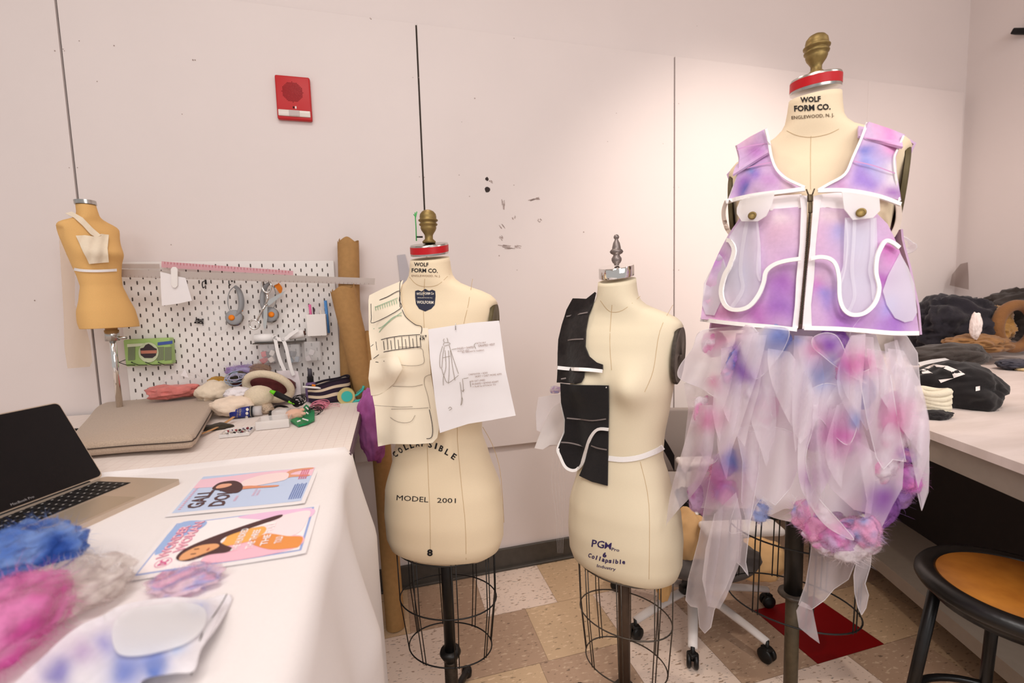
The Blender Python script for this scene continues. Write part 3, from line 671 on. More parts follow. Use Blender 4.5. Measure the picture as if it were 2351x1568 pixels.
sheet('hip_panel',[(1397,986),(1396,1050),(1395,1115),(1360,1106),(1330,1092),(1344,1060),(1355,1010),(1372,988)],SBo(.004),M_black,v2,thick=.004,res=9,sm=4,off=.002)
strokes('bias_tape',[(8,[(1280,844),(1310,847),(1350,849),(1383,852)])],8,SBo(.020),M_bias,v2,thick=.003)
strokes('bias_tape',[[(1397,986),(1372,986),(1355,1006),(1345,1036),(1335,1066),(1319,1080),(1299,1073),(1286,1048),(1281,1029),(1296,994),(1297,964),(1288,925)]],6.5,SBo(.0155),M_bias,v2,thick=.003)
M_chk=mat('chalk',rgb(125,115,112),.9)
Z2=lambda L:[(1200+a/2.614,520+b/2.614) for a,b in L]
for _c in [Z2([(262,540),(310,530),(390,515)]),Z2([(262,685),(300,678),(365,675)]),Z2([(230,915),(260,910)]),Z2([(265,1150),(350,1158),(420,1165),(500,1155)]),Z2([(230,1295),(290,1300),(370,1320)]),Z2([(410,1315),(450,1330),(505,1340)])]: strokes('chalk_line',[_c],3,SBo(.0165),M_chk,v2)
wt=strokes('waist_tape',[[(1397,1052),(1430,1055),(1468,1050),(1506,1036),(1523,1026)]],12,SBo(.002),M_bias,D2,thick=.001)
back=[(1521,1000),(1535,1022),(1548,1045),(1548,1083),(1538,1060),(1524,1035)]
sheet('back_panel',back,S_d(1.46),M_black,v2,thick=.004,res=9)
strokes('pin',[[(1391,889),(1393,890)]],3,SBo(.018),M_plast,v2,smoothn=0)
og=root('organza_scrap',dep(1265,985,1.50),'white organza scrap with a lilac tuft, hanging left of the felt vest','fabric')
sheet('organza_layer',[(1236,912),(1262,908),(1290,904),(1294,960),(1262,1000),(1232,988),(1230,950)],S_d(1.52),M_org,og,res=9,wob=(.004,.08,.3))
sheet('organza_layer',[(1292,920),(1267,936),(1250,971),(1236,1005),(1227,1029),(1246,1032),(1262,1022),(1280,1021),(1296,990),(1298,950)],S_d(1.50),sheer('white_organza_thick',(.95,.92,.92),.75),og,res=9,wob=(.006,.10,.9))
wool('wool_tuft',dep(1275,895,1.53),(.020,.012,.014),[LBL,LIL,WHT],og,fib=120,seed=3)
for i in range(5):
    x=1272+i*5; obj('loose_thread',tube(spl([dep(x,1030,1.50),dep(x-6+3*i,1100,1.50),dep(x+4,1180,1.5),dep(x+8-i*2,1270,1.5)],6),.0003,4),M_org,og)
# ---------------------------------------------------------------- the dyed vest
class Shell:
    def __init__(s,fm,P): s.fm,s.P=fm,P
    def pt(s,z,t,off=0):
        a,f,b=prof(z,s.P); ct,st=math.cos(t),math.sin(t)
        return s.fm.W((a+off)*math.copysign(abs(ct)**.9,ct),((f if st>0 else b)+off)*math.copysign(abs(st)**.9,st),z)
    def mesh(s,zs,off=0,n=80,t0=0,t1=2*PI): 
        full=abs(t1-t0-2*PI)<1e-6
        return grid([[s.pt(z,t0+(t1-t0)*i/(n if full else n-1),off) for i in range(n)] for z in zs],full)
VP=[(.9-(.9-z)*.909,a,f,b) for z,a,f,b in [(.22,.245,.20,.17),(.30,.240,.192,.16),(.37,.232,.180,.145),(.45,.215,.165,.135),(.54,.193,.155,.125),(.60,.185,.150,.12),(.66,.180,.135,.115),(.70,.182,.115,.11),(.74,.186,.095,.10)]]
VS=Shell(F3,VP); BVv=bvh_of(VS.mesh([.26+.02*i for i in range(25)])); SVt=S_bvh(BVv)
letter('lettering',[tx('WOLF',1861,228,47,13,SB3,rot=-.06,bold=.03),tx('FORM CO.',1865,247,84,14,SB3,rot=-.06,bold=.03)],M_ink,D3)
letter('lettering',[tx('ENGLEWOOD, N. J.',1866,268,98,10,SB3,rot=-.07,bold=.01)],mat('brown_ink',rgb(95,75,55),.9),D3)
seamline([(1862,312),(1861,350),(1861,435)],SB3,D3); seamline([(1806,300),(1830,311),(1862,315),(1900,308),(1926,296)],SB3,D3)
dv=root('dyed_vest',worldloc(D3)+Vector((0,0,1.2)),'padded pink, purple and blue vest with sheer pockets and metal zipper on tallest form','vest')
SYo=lambda o:S_off(SB3,o)
Ly=[(1758,296),(1722,315),(1690,334),(1697,362),(1694,400),(1673,459),(1741,444),(1822,435),(1848,430),(1807,411),(1784,390),(1772,362),(1765,324)]
Ry=[(1991,282),(2035,296),(2074,312),(2062,340),(2053,362),(2055,400),(2065,461),(2024,451),(1930,435),(1878,437),(1902,423),(1940,400),(1958,362),(1977,319)]
cL=blobcol([(1740,350,26,rgb(190,125,195)),(1712,322,24,rgb(238,195,215)),(1735,405,22,rgb(150,120,205)),(1705,430,26,rgb(165,115,200)),(1715,440,13,rgb(110,110,190)),(1770,415,20,rgb(200,150,205)),(1722,395,10,rgb(140,150,215)),(1810,430,24,rgb(225,190,210))],LIL)
cR=blobcol([(2030,312,20,HOT),(2040,345,22,rgb(230,160,210)),(1990,352,20,rgb(125,125,200)),(2000,385,24,rgb(150,160,225)),(1985,415,24,rgb(160,130,205)),(2040,400,20,WHT),(2045,440,18,rgb(170,120,190)),(1930,425,24,rgb(205,155,200)),(2010,300,14,rgb(240,170,210))],LIL)
for nm,pl,cf in (('yoke',Ly,cL),('yoke',Ry,cR)):
    sheet(nm,pl,SYo(.012),M_pad,dv,thick=.009,res=9,sm=14,off=.010,colf=cf,wrinkle=.002,relax=False)
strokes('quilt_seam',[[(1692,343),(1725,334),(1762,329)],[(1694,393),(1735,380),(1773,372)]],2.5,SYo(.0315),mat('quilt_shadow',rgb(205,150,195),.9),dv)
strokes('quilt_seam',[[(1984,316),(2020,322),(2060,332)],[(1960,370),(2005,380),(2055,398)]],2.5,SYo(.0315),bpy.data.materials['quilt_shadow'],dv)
strokes('bias_trim',[[(1758,296),(1765,324),(1772,362),(1784,390),(1807,411),(1848,430)]],6,SYo(.032),M_bias,dv,thick=.003)
strokes('bias_trim',[[(1991,282),(1977,319),(1958,362),(1940,400),(1902,423),(1878,437)]],6,SYo(.032),M_bias,dv,thick=.003)
strokes('bias_trim',[[(1690,334),(1697,362),(1694,400),(1673,459)]],4,SYo(.030),M_bias,dv,thick=.002)
strokes('bias_trim',[[(2074,312),(2062,340),(2053,362),(2055,400),(2065,461)]],4,SYo(.030),M_bias,dv,thick=.002)
# back of the vest: a padded half shell behind the form, seen over the shoulders and through the sides
TB=[[F3.pt(z,PI+.22+(PI-.44)*i/39,.014) for i in range(40)] for z in [.36+.02*k for k in range(22)]]
def bc(p): x,y,_=toPx(p); return x,y
cB=blobcol([(1780,300,30,rgb(120,135,205)),(2000,290,30,rgb(205,150,200)),(2050,300,20,rgb(215,160,205))],LIL)
v,f=grid(TB); obj('back_panel',(v,f),M_pad,dv,cols=[cB(*bc(p)) for p in v],solid=.005)
# strap over each shoulder joining front and back
for sx in (-1,1):
    rows=[]
    for i in range(16):
        t=i/15; yy=.085-.17*t; z=.735+.055*math.sin(PI*(.1+.85*t))
        rows.append([F3.W(sx*(.085+.075*j/5),yy+.01,z+.014-.035*j/5) for j in range(6)])
    v,f=grid(rows); obj('shoulder_strap',(v,f),M_pad,dv,cols=[(cL if sx<0 else cR)(*bc(p)) for p in v],solid=.005)
SYt=S_off(SVt,.0)
Lb=[(1700,500),(1735,488),(1768,481),(1840,475),(1836,560),(1828,650),(1825,752),(1720,745),(1610,733),(1614,690),(1622,650),(1640,605),(1662,560),(1676,535)]
Rb=[(1870,475),(1945,481),(2010,490),(2035,515),(2050,545),(2062,575),(2085,640),(2098,700),(2107,763),(1990,757),(1845,751),(1850,640),(1862,560)]
c1=blobcol([(1780,530,40,rgb(222,180,205)),(1790,500,24,rgb(235,210,220)),(1700,560,40,rgb(215,195,222)),(1700,640,45,rgb(190,180,215)),(1800,650,45,rgb(165,105,180)),(1790,700,40,rgb(155,105,185)),(1740,725,40,rgb(180,110,180)),(1660,725,35,rgb(205,135,185)),(1650,600,20,rgb(190,130,200)),(1830,600,20,rgb(200,170,205)),(1640,680,30,rgb(225,190,215))],rgb(212,178,210))
c2=blobcol([(1900,500,40,rgb(230,205,215)),(1890,540,35,rgb(215,175,205)),(1930,540,25,rgb(170,160,215)),(1970,560,40,rgb(200,190,222)),(1890,630,22,rgb(205,165,195)),(1880,665,28,rgb(205,125,190)),(1895,690,26,rgb(150,140,210)),(1960,650,45,rgb(200,185,218)),(2045,580,26,rgb(205,105,185)),(2030,640,26,rgb(170,95,175)),(1940,735,50,rgb(170,115,190)),(2050,740,50,rgb(160,110,190)),(2030,700,20,rgb(165,150,215)),(1985,500,25,rgb(228,190,210))],rgb(205,170,205))
sheet('front_panel',Lb,SYt,M_pad,dv,thick=.006,res=11,sm=3,off=.002,colf=c1,wrinkle=.002,relax=False)
sheet('front_panel',Rb,SYt,M_pad,dv,thick=.006,res=11,sm=3,off=.002,colf=c2,wrinkle=.002,relax=False)
V,F=VS.mesh([.37+.02*i for i in range(12)],-.01,60,PI+.12,2*PI-.12); obj('back_skirt_panel',(V,F),M_pad,dv,cols=[c1(*bc(p)) for p in V],solid=.004)
VO=lambda o:S_off(SVt,o)
M_tape=mat('white_zip_tape',rgb(238,228,230),.8,var=.02)
sheet('chest_band',[(1768,452),(1800,448),(1840,446),(1841,478),(1800,479),(1768,484)],VO(.004),M_tape,dv,thick=.002,res=9)
sheet('chest_band',[(1886,446),(1935,441),(1942,484),(1900,476),(1880,478)],VO(.004),M_tape,dv,thick=.002,res=9)
M_zt=sheer('zip_tape_sheer',(.94,.90,.92),.8)
sheet('zip_tape',[(1836,448),(1854,450),(1850,560),(1842,650),(1832,754),(1819,753),(1825,700),(1828,640),(1836,560),(1839,480)],VO(.009),M_tape,dv,thick=.0015,res=9)
sheet('zip_tape',[(1868,450),(1888,446),(1882,480),(1873,560),(1869,640),(1862,700),(1864,755),(1842,755),(1850,650),(1860,560)],VO(.009),M_tape,dv,thick=.0015,res=9)
zl=spl([(1861,475,0),(1857,520,0),(1852,580,0),(1848,640,0),(1843,690,0),(1838,744,0)],12)
strokes('zip_chain',[[(p.x,p.y) for p in zl]],4,VO(.0115),mat('zip_dark',rgb(52,42,34),.5),dv,smoothn=0)
teeth=[]
for k in range(150):
    u=k/149*(len(zl)-1); i=min(int(u),len(zl)-2); p=zl[i].lerp(zl[i+1],u-i)
    if k%2==0: teeth.append([(p.x-4.5,p.y),(p.x+4.5,p.y+.3)])
strokes('zip_teeth',teeth,1.3,VO(.0125),mat('zip_bronze',rgb(72,60,45),.4,.6),dv,smoothn=0,thick=.001)
q=dep(1860,455,VO(.016)(1860,455)); e=(RT*.0042,UP*.011)
def orient(v,f,c): return [RT*p.x+UP*p.y-FW*p.z+c for p in v],f
obj('zip_slider',join(orient(*box(0,0,0,.011,.016,.006,.002),q),orient(*box(0,-.020,.001,.0085,.024,.003,.001),q),orient(*box(-.006,.013,0,.002,.014,.002,0,R=Matrix.Rotation(.35,3,'Z')),q),orient(*box(.007,.014,0,.002,.014,.002,0,R=Matrix.Rotation(-.35,3,'Z')),q)),mat('antique_bronze',rgb(88,74,56),.35,.8),dv)
Lp=[(1702,505),(1740,505),(1746,560),(1748,638),(1742,680),(1722,703),(1690,712),(1668,704),(1657,680),(1658,650),(1666,632),(1678,610),(1686,580),(1680,555),(1674,545),(1690,520)]
Rp=[(1940,500),(2012,500),(2014,560),(2010,610),(2016,660),(2008,695),(1986,718),(1958,722),(1938,710),(1929,684),(1926,640),(1936,610),(1938,560)]
M_pk=sheer('pocket_organza',(.92,.90,.95),.55)
sheet('pocket',Lp,VO(.012),M_pk,dv,thick=.001,res=9,sm=3,wob=(.002,.12,0),relax=False)
sheet('pocket',Rp,VO(.012),M_pk,dv,thick=.001,res=9,sm=3,wob=(.002,.12,.2),relax=False)
strokes('pocket_tape',[(9,[(1716,506),(1706,560),(1700,620),(1705,665),(1680,706)]),(5,[(1738,506),(1742,560),(1738,620),(1745,645)])],9,VO(.017),M_pk,dv)
strokes('pocket_tape',[(8,[(1962,504),(1960,560),(1956,620),(1962,680),(1948,716)]),(10,[(2004,502),(2003,580),(1998,620),(2004,650),(2008,690)]),(4,[(1942,504),(1946,560),(1940,620),(1928,660)])],8,VO(.017),M_pk,dv)
LT=[(1669,551),(1678,555),(1686,576),(1676,610),(1664,633),(1656,668),(1662,695),(1676,709),(1699,711),(1722,702),(1742,677),(1753,650),(1759,624),(1777,608),(1804,599),(1838,594)]
RTm=[(1862,594),(1883,590),(1905,594),(1919,608),(1926,638),(1928,684),(1938,711),(1958,723),(1986,718),(2009,695),(2018,661),(2011,627),(2013,592),(2023,567),(2034,553),(2050,558),(2064,569)]
strokes('bias_trim',[LT],9,VO(.020),M_bias,dv,thick=.004,dens=5); strokes('bias_trim',[RTm],9,VO(.020),M_bias,dv,thick=.004,dens=5)
strokes('hem_trim',[[(1608,733),(1660,740),(1720,746),(1770,750),(1830,757)]],9,VO(.010),M_bias,dv,thick=.004)
strokes('hem_trim',[[(1846,753),(1920,755),(1990,760),(2050,765),(2108,765)]],10,VO(.010),M_bias,dv,thick=.004)
strokes('yoke_trim',[[(1668,463),(1700,455),(1741,447),(1800,440),(1848,434)]],9,VO(.022),M_bias,dv,thick=.004)
strokes('yoke_trim',[[(1878,438),(1930,437),(1975,442),(2024,453),(2067,469)]],9,VO(.022),M_bias,dv,thick=.004)
Lf=[(1722,450),(1779,441),(1772,470),(1759,496),(1740,508),(1703,508),(1692,491),(1692,478),(1699,461)]
Rf=[(1933,441),(2018,450),(2020,484),(2004,500),(1958,505),(1938,480)]
M_fl=sheer('flap_fabric',(.96,.94,.94),.88)
sheet('pocket_flap',Lf,VO(.024),M_fl,dv,thick=.002,res=8); sheet('pocket_flap',Rf,VO(.024),M_fl,dv,thick=.002,res=8)
for bx,by in ((1727,495),(1977,488)):
    c=dep(bx,by,VO(.030)(bx,by)); obj('snap_button',lathe([(0,-.003),(.0085,-.003),(.0092,0),(.008,.002),(.006,.0015),(0,.002)],c,24,axis=(CAM-c)+Vector((0,0,.1))),M_brass,dv,label='round antique brass snap button')
strokes('side_strap',[[(1668,462),(1662,480),(1662,500),(1668,522),(1678,538)]],9,VO(.002),mat('strap_cotton',rgb(208,190,178),.8),dv,thick=.002)
strokes('side_strap',[[(2062,468),(2064,490),(2062,510),(2056,528),(2048,542)]],12,VO(.002),bpy.data.materials['strap_cotton'],dv,thick=.002)
sheet('side_pouch',[(2066,581),(2085,615),(2098,650),(2105,718),(2095,736),(2078,740),(2055,730),(2036,700),(2027,668),(2039,633),(2057,599)],VO(.010),M_pk,dv,res=9,sm=3)
sheet('side_pouch',[(1655,575),(1636,612),(1616,650),(1612,700),(1620,722),(1640,724),(1656,690),(1652,660),(1668,620)],VO(.010),M_pk,dv,res=9,sm=3)
c=dep(2070,560,SVt(2040,560)); obj('organza_loop',tube([dep(2070+24*math.cos(a)+6*math.sin(2*a),560+17*math.sin(a),1.10+.02*math.sin(a)) for a in [2*PI*i/28 for i in range(28)]],.008,8,True,flat=.25),M_org,dv)
for sx,(bx) in ((-1,1668),(1,2072)): pass
# ---------------------------------------------------------------- the organza skirt
def zz3(z): return .9-(.9-z)*.909
SP=[(-.55,.24,.22,.2),(-.25,.26,.23,.21),(-.05,.27,.225,.21),(.12,.262,.215,.2),(.25,.235,.19,.18),(.36,.205,.165,.15),(.42,.18,.15,.14)]
SS=Shell(F3,SP); BVs=bvh_of(SS.mesh([-.55+.03*i for i in range(33)])); SSt=S_bvh(BVs)
SKo=lambda o:S_off(SSt,o)
sk3=root('organza_skirt',worldloc(D3)+Vector((0,0,.95)),'ragged white organza skirt stuffed with pink and purple wool, on the tallest form','skirt')
M_lin=mat('white_lining',rgb(246,240,238),.9,var=.03,vscale=12)
LP=[(-.07,.178,.128,.13),(0,.185,.13,.135),(.12,.188,.13,.135),(.25,.168,.115,.12),(.36,.135,.10,.10)]
LS=Shell(F3,LP); BVl=bvh_of(LS.mesh([-.07+.02*i for i in range(22)])); 
rows=[]
for k in range(22):
    r=[]
    for i in range(90):
        t=2*PI*i/90; z=-.045+.018*k
        if k==0: z+=.03*noise.noise(Vector((math.cos(t)*1.5,math.sin(t)*1.5,2)))
        r.append(LS.pt(max(z,-.069),t,.004*math.sin(9*t+2*z*8)*(1-k/22)))
    rows.append(r)
v,f=grid(rows,True); obj('lining',(v,f),M_lin,sk3,solid=.003)
M_lin2=sheer('lining_veil',(.93,.90,.91),.80)
sheet('lining_layer',[(1690,765),(1850,755),(2010,768),(2040,860),(2034,960),(2018,1060),(2008,1190),(1985,1178),(1960,1188),(1900,1182),(1845,1166),(1800,1168),(1770,1182),(1752,1176),(1740,1150),(1715,1100),(1690,1000),(1678,880)],SKo(-.045),M_lin,sk3,thick=.002,res=14,sm=3,wob=(.006,.035,.1),relax=False)
dy=blobcol([(1665,775,30,PINK),(1790,775,32,BLU),(1820,770,20,LBL),(1700,850,30,PUR),(1640,880,20,PINK),(1905,790,32,rgb(150,90,200)),(1945,840,30,HOT),(1985,830,30,PINK),(1900,860,35,LBL),(1870,800,30,PINK),(2060,960,35,PINK),(2070,1040,20,LIL),(1930,1000,45,rgb(225,150,205)),(1620,960,30,PINK),(1650,1100,50,rgb(205,140,200)),(1680,1060,18,BLU),(1865,1100,35,LIL),(1960,1210,50,PINK),(2030,1150,40,rgb(180,130,200)),(1990,1215,22,LBL),(1960,960,18,LBL),(1690,810,18,PUR)],rgb(244,236,242))
# (outline, distance out from the shell, fold depth, fold frequency, fold angle, opacity key)
LAY=[
 ([(1606,762),(1660,752),(1725,748),(1745,790),(1730,850),(1690,880),(1655,915),(1610,892),(1572,876),(1556,862),(1562,838),(1590,800)],.030,.007,.06,.5,'d'),
 ([(1725,748),(1755,750),(1810,756),(1800,800),(1770,840),(1735,870),(1712,830),(1700,790),(1705,762)],.036,.006,.07,1.2,'d'),
 ([(1570,880),(1640,862),(1700,858),(1690,905),(1655,960),(1632,1010),(1600,1040),(1574,1088),(1564,1076),(1572,1010),(1580,940)],.012,.006,.07,.2,'w'),
 ([(1660,905),(1700,860),(1752,880),(1768,940),(1776,988),(1735,976),(1695,1000),(1662,1030),(1640,1062),(1622,1056),(1606,1030),(1618,990)],.024,.006,.06,.4,'w'),
 ([(1610,1050),(1650,1040),(1660,1100),(1650,1170),(1600,1165),(1590,1140),(1596,1100)],-.02,.006,.05,.2,'d'),
 ([(1640,1050),(1700,990),(1745,990),(1742,1080),(1722,1200),(1712,1290),(1718,1322),(1702,1300),(1690,1290),(1668,1345),(1640,1400),(1632,1440),(1618,1454),(1606,1440),(1602,1395),(1586,1392),(1574,1378),(1580,1330),(1604,1240),(1622,1140)],.012,.010,.07,.1,'w'),
 ([(1640,1180),(1690,1130),(1705,1200),(1700,1290),(1668,1370),(1652,1398),(1625,1392),(1612,1330),(1620,1260)],.03,.006,.08,.15,'w'),
 ([(1690,985),(1740,972),(1800,985),(1838,1000),(1840,1060),(1815,1120),(1780,1160),(1750,1140),(1735,1160),(1716,1210),(1702,1150),(1705,1060)],.022,.008,.05,.15,'w'),
 ([(1745,800),(1800,790),(1850,770),(1870,830),(1880,900),(1900,930),(1860,960),(1850,1010),(1810,1000),(1776,985),(1765,930),(1750,870)],.008,.006,.045,.8,'w'),
 ([(1868,774),(1900,764),(1928,780),(1958,850),(1990,880),(1964,868),(1920,842),(1890,818),(1866,796)],.050,.004,.09,.9,'w'),
 ([(1830,780),(1880,800),(1930,850),(1965,905),(1940,960),(1900,950),(1870,930),(1850,870)],.030,.006,.06,.9,'d'),
 ([(1850,905),(1900,880),(1950,905),(1970,960),(1950,1020),(1915,1000),(1880,960),(1862,1000),(1850,1060),(1870,1130),(1930,1200),(1960,1240),(1900,1210),(1860,1160),(1836,1110),(1832,1040),(1838,960)],.036,.008,.05,.3,'d'),
 ([(1880,960),(1930,940),(1975,960),(2000,1040),(2010,1100),(2000,1180),(1960,1170),(1905,1120),(1880,1060),(1874,1000)],.026,.006,.05,.6,'w'),
 ([(1972,858),(2010,842),(2044,860),(2060,960),(2080,1060),(2050,1055),(2028,1078),(2012,1050),(1990,960)],.040,.007,.07,.15,'w'),
 ([(2030,790),(2060,780),(2084,860),(2110,960),(2096,1010),(2080,1030),(2058,950),(2040,870)],.028,.006,.08,.1,'w'),
 ([(2052,768),(2082,772),(2106,810),(2112,880),(2130,960),(2133,1040),(2130,1120),(2116,1172),(2106,1130),(2098,1050),(2090,1000),(2074,900)],.004,.006,.09,.05,'w'),
 ([(2086,960),(2110,950),(2132,1000),(2134,1080),(2132,1130),(2118,1170),(2110,1120),(2104,1030)],.012,.004,.09,.05,'w'),
 ([(1965,1010),(2010,1040),(2040,1085),(2060,1070),(2076,1050),(2072,1120),(2050,1160),(2020,1220),(1998,1255),(1978,1230),(1990,1150)],.016,.006,.06,.3,'d'),
 ([(1866,1225),(1900,1240),(1950,1262),(1982,1250),(1960,1300),(1948,1330),(1915,1352),(1893,1378),(1862,1400),(1833,1388),(1850,1340),(1860,1280)],-.03,.006,.07,.2,'w'),
 ([(1858,1390),(1866,1400),(1874,1440),(1882,1478),(1860,1462),(1834,1440),(1828,1402),(1840,1380)],-.02,.004,.1,.5,'w'),
 ([(1972,1262),(1996,1245),(2002,1252),(1998,1300),(1986,1340),(1994,1366),(1988,1396),(1978,1412),(1970,1395),(1962,1360),(1960,1320)],-.01,.004,.1,.4,'w'),
]
import random as _r
_g=_r.Random(21)
for n_ in range(13):
    x0=1622+n_*37+_g.uniform(-10,10); y0=_g.choice([770,800,860,930]); L_=_g.uniform(190,330); wd_=_g.uniform(26,44); dx=_g.uniform(-.22,.22)+(x0-1850)*.0006
    if x0>1990: L_=min(L_,1130-y0)
    Lf=[];Rg=[]
    for k_ in range(9):
        t_=k_/8; cx_=x0+dx*L_*t_+14*math.sin(t_*4+n_); hw=wd_*(.45+.9*math.sin(PI*min(1,t_*.75+.1)))*(1-t_**4*.95)*.8
        Lf.append((cx_-hw,y0+L_*t_)); Rg.append((cx_+hw,y0+L_*t_-8*math.sin(n_+k_)))
    LAY.append((Lf+Rg[::-1],.03+.025*_g.random(),.009,_g.uniform(.07,.11),_g.uniform(-.1,.3),'w'))
M_orgW=sheer('organza_tinted',(1,1,1),.46,attr='Col',tr=.5)
for i,(pl,of,wa,wf,wang,k) in enumerate(LAY):
    sheet('organza_layer',pl,SKo(of),M_orgA if k=='d' else M_orgW,sk3,thick=None,res=9,sm=5,wob=(wa*1.5,wf*1.25,wang,i),round_=(i in (0,1,3,9,10,11)),colf=dy,seed=i,relax=False)
# rolled white edges catching the light
M_edge=sheer('organza_edge',(.97,.95,.97),.5)
for i in (0,1,3,5,9,11,13,15,18,20,7):
    pl,of,wa,wf,wang,k=LAY[i]; pts=spl([(a,b,0) for a,b in pl],5,True) if i in (0,1,3,9,10,11) else [Vector(pl[q]+(0,)).lerp(Vector(pl[(q+1)%len(pl)]+(0,)),z/5) for q in range(len(pl)) for z in range(5)]; ph=i
    base=SKo(of)
    cache=[base(p.x,p.y) for p in pts]; last=next((c for c in cache if c is not None),1.0); P=[]
    for p,t in zip(pts,cache):
        if t is None: t=last
        last=t; s=p.x*math.cos(wang)+p.y*math.sin(wang); t2=t-wa*1.5*(1+math.sin(s*wf*1.25+ph+1.3*noise.noise(Vector((p.x*.006,p.y*.006,i)))))-.0008; P.append(CAM+ray(p.x,p.y)*t2)
    obj('rolled_edge',tube(P,.0007,5,True),M_edge,sk3)
# wool between the layers
W3=[(1640,790,.03,(.035,.02,.03),[HOT,PINK,WHT]),(1700,830,.035,(.03,.02,.03),[PUR,BLU,LIL]),(1690,862,.03,(.035,.02,.02),[LBL,PINK,PUR]),(1785,782,.02,(.03,.02,.035),[BLU,LBL]),(1910,790,.02,(.035,.02,.03),[rgb(150,90,200),PUR]),(1955,850,.04,(.035,.02,.03),[HOT,PINK,LIL]),(1985,900,.03,(.02,.015,.03),[LBL,BLU]),(1620,945,.01,(.03,.02,.04),[HOT,PINK,WHT]),(2050,960,.03,(.028,.02,.045),[HOT,PINK]),(1930,1000,.015,(.04,.02,.045),[PINK,rgb(215,130,200),WHT]),(1875,1010,.005,(.03,.02,.03),[WHT,LIL]),(2076,1045,.02,(.018,.02,.018),[PINK,PUR]),(2078,1098,.01,(.028,.03,.036),[HOT,rgb(220,140,215),LIL]),(2030,1070,.02,(.03,.02,.03),[PINK,WHT]),(2020,1150,.0,(.03,.025,.05),[PUR,rgb(165,110,190)]),(1675,1060,.0,(.022,.018,.036),[BLU,LBL,PUR]),(1650,1085,.005,(.026,.02,.03),[HOT,PINK]),(1668,1128,.005,(.034,.024,.034),[PUR,MAG,HOT]),(1615,1140,-.03,(.04,.02,.045),[MAG,LIL]),(1740,1175,.0,(.026,.02,.03),[LIL,WHT,LBL]),(1850,1180,.01,(.034,.02,.036),[LBL,LIL,PINK]),(1873,1215,.02,(.028,.024,.03),[HOT,PINK]),(1930,1235,.025,(.045,.03,.034),[PINK,HOT,LIL]),(1990,1222,.03,(.03,.026,.034),[LBL,LIL,PINK]),(1950,1262,.02,(.045,.03,.026),[WHT,rgb(225,215,215)]),(1900,1215,.0,(.05,.02,.03),[PINK,LIL,WHT]),(1960,1228,.0,(.05,.02,.035),[LIL,LBL,PINK]),(1905,1248,.015,(.035,.02,.02),[HOT,WHT]),(2062,1120,-.01,(.03,.02,.04),[LIL,PUR]),(2050,1010,.03,(.03,.015,.04),[PINK,WHT]),(1990,1245,.01,(.03,.02,.022),[PINK,WHT]),(1740,905,.03,(.028,.016,.024),[PINK,LIL,WHT]),(1760,940,.01,(.03,.016,.03),[WHT,PINK])]
for i,(x,y,of,r,c) in enumerate(W3):
    t=SSt(x,y) or 1.08
    vis=i in (10,11,12,15,16,17,19,20,21,22,23,24)
    wool('wool_tuft',CAM+ray(x,y)*(t-of+.012),tuple(k*(1.12 if vis else 1.35) for k in r),c,sk3,fib=700 if vis else 160,seed=i+20,L=.5 if vis else .4,amp=.24,fr=1.5,wd=.00018,sub=4,core=.85)
rd=random.Random(5)
for i in range(14):
    x,y=rd.choice([(1840,1160),(1640,900),(1870,1130),(1600,1000),(1960,900),(1700,1170),(1980,740)]); t=(SSt(x,y) or 1.1)-.04
    p=[dep(x+rd.uniform(-30,30),y+rd.uniform(-50,50),t+rd.uniform(-.01,.01)) for _ in range(3)]
    obj('stray_fibre',tube(spl(p,6),.00022,4),M_edge,sk3)
# ---------------------------------------------------------------- stool
st=root('stool',(2.36,-1.40,0),'black metal workshop stool with round worn wooden seat, bottom right corner','stool')
SX,SY,SZ=2.375,-1.375,.615
M_wood=mat('worn_hardboard',rgb(190,122,42),.5,var=.3,vscale=9,c2=rgb(150,88,24),bump=.03)
nt=M_wood.node_tree
M_stl=mat('worn_black_steel',rgb(30,28,28),.32,.3,var=.3,vscale=30,spec=.6,bump=.05)
obj('seat_rim',lathe([(.142,-.010),(.1425,-.001),(.150,.003),(.162,.004),(.174,-.001),(.180,-.010),(.181,-.020),(.176,-.028),(.165,-.030),(.0,-.030)],(SX,SY,SZ),64),M_stl,st)
obj('seat_board',lathe([(0,-.002),(.141,-.002),(.143,-.006),(0,-.006)],(SX,SY,SZ),64),M_wood,st,label='worn orange-brown hardboard seat')
for i in range(4):
    a=PI/4+i*PI/2-.05; d=Vector((math.cos(a),math.sin(a),0)); c=Vector((SX,SY,0))
    l=obj('leg',cyl(c+d*.138+Vector((0,0,SZ-.02)),c+d*.205+Vector((0,0,.02)),.0125,16),M_stl,st); obj('foot_cap',cyl(c+d*.203+Vector((0,0,.028)),c+d*.208+Vector((0,0,0.0)),.016,16),M_black,l)
obj('foot_ring',tube([Vector((SX+.178*math.cos(2*PI*i/48),SY+.178*math.sin(2*PI*i/48),.24)) for i in range(48)],.009,10,True),M_stl,st)
obj('apron_ring',lathe([(.150,-.03),(.150,-.055),(.146,-.055),(.146,-.03)],(SX,SY,SZ),48),M_stl,st)
ch=[]
rd=random.Random(3)
chp=mat('bare_metal_chip',rgb(165,155,140),.45,.5,var=.3,vscale=200)
def rimpt(a,r,z): return Vector((SX+r*math.cos(a),SY+r*math.sin(a),SZ+z))
for a0,wd_ in ((-1.93,.10),(-2.16,.022),(-2.21,.012)):
    rows=[]
    for i in range(18):
        a=a0+wd_*(i/17*2-1); e=math.sqrt(max(0,1-(i/17*2-1)**2))*(1+.35*noise.noise(Vector((i*.9,a0,0)))); 
        rows.append([rimpt(a,.1745+.0035*e*1.2,-.0005+0-.0045*e*.9+.001),rimpt(a,.1800+.0012*e,-.010-.003*e)])
    ch.append(grid(rows))
for k,c_ in enumerate(ch): obj('paint_chip',c_,chp,st,label='bare metal chip in the black rim')
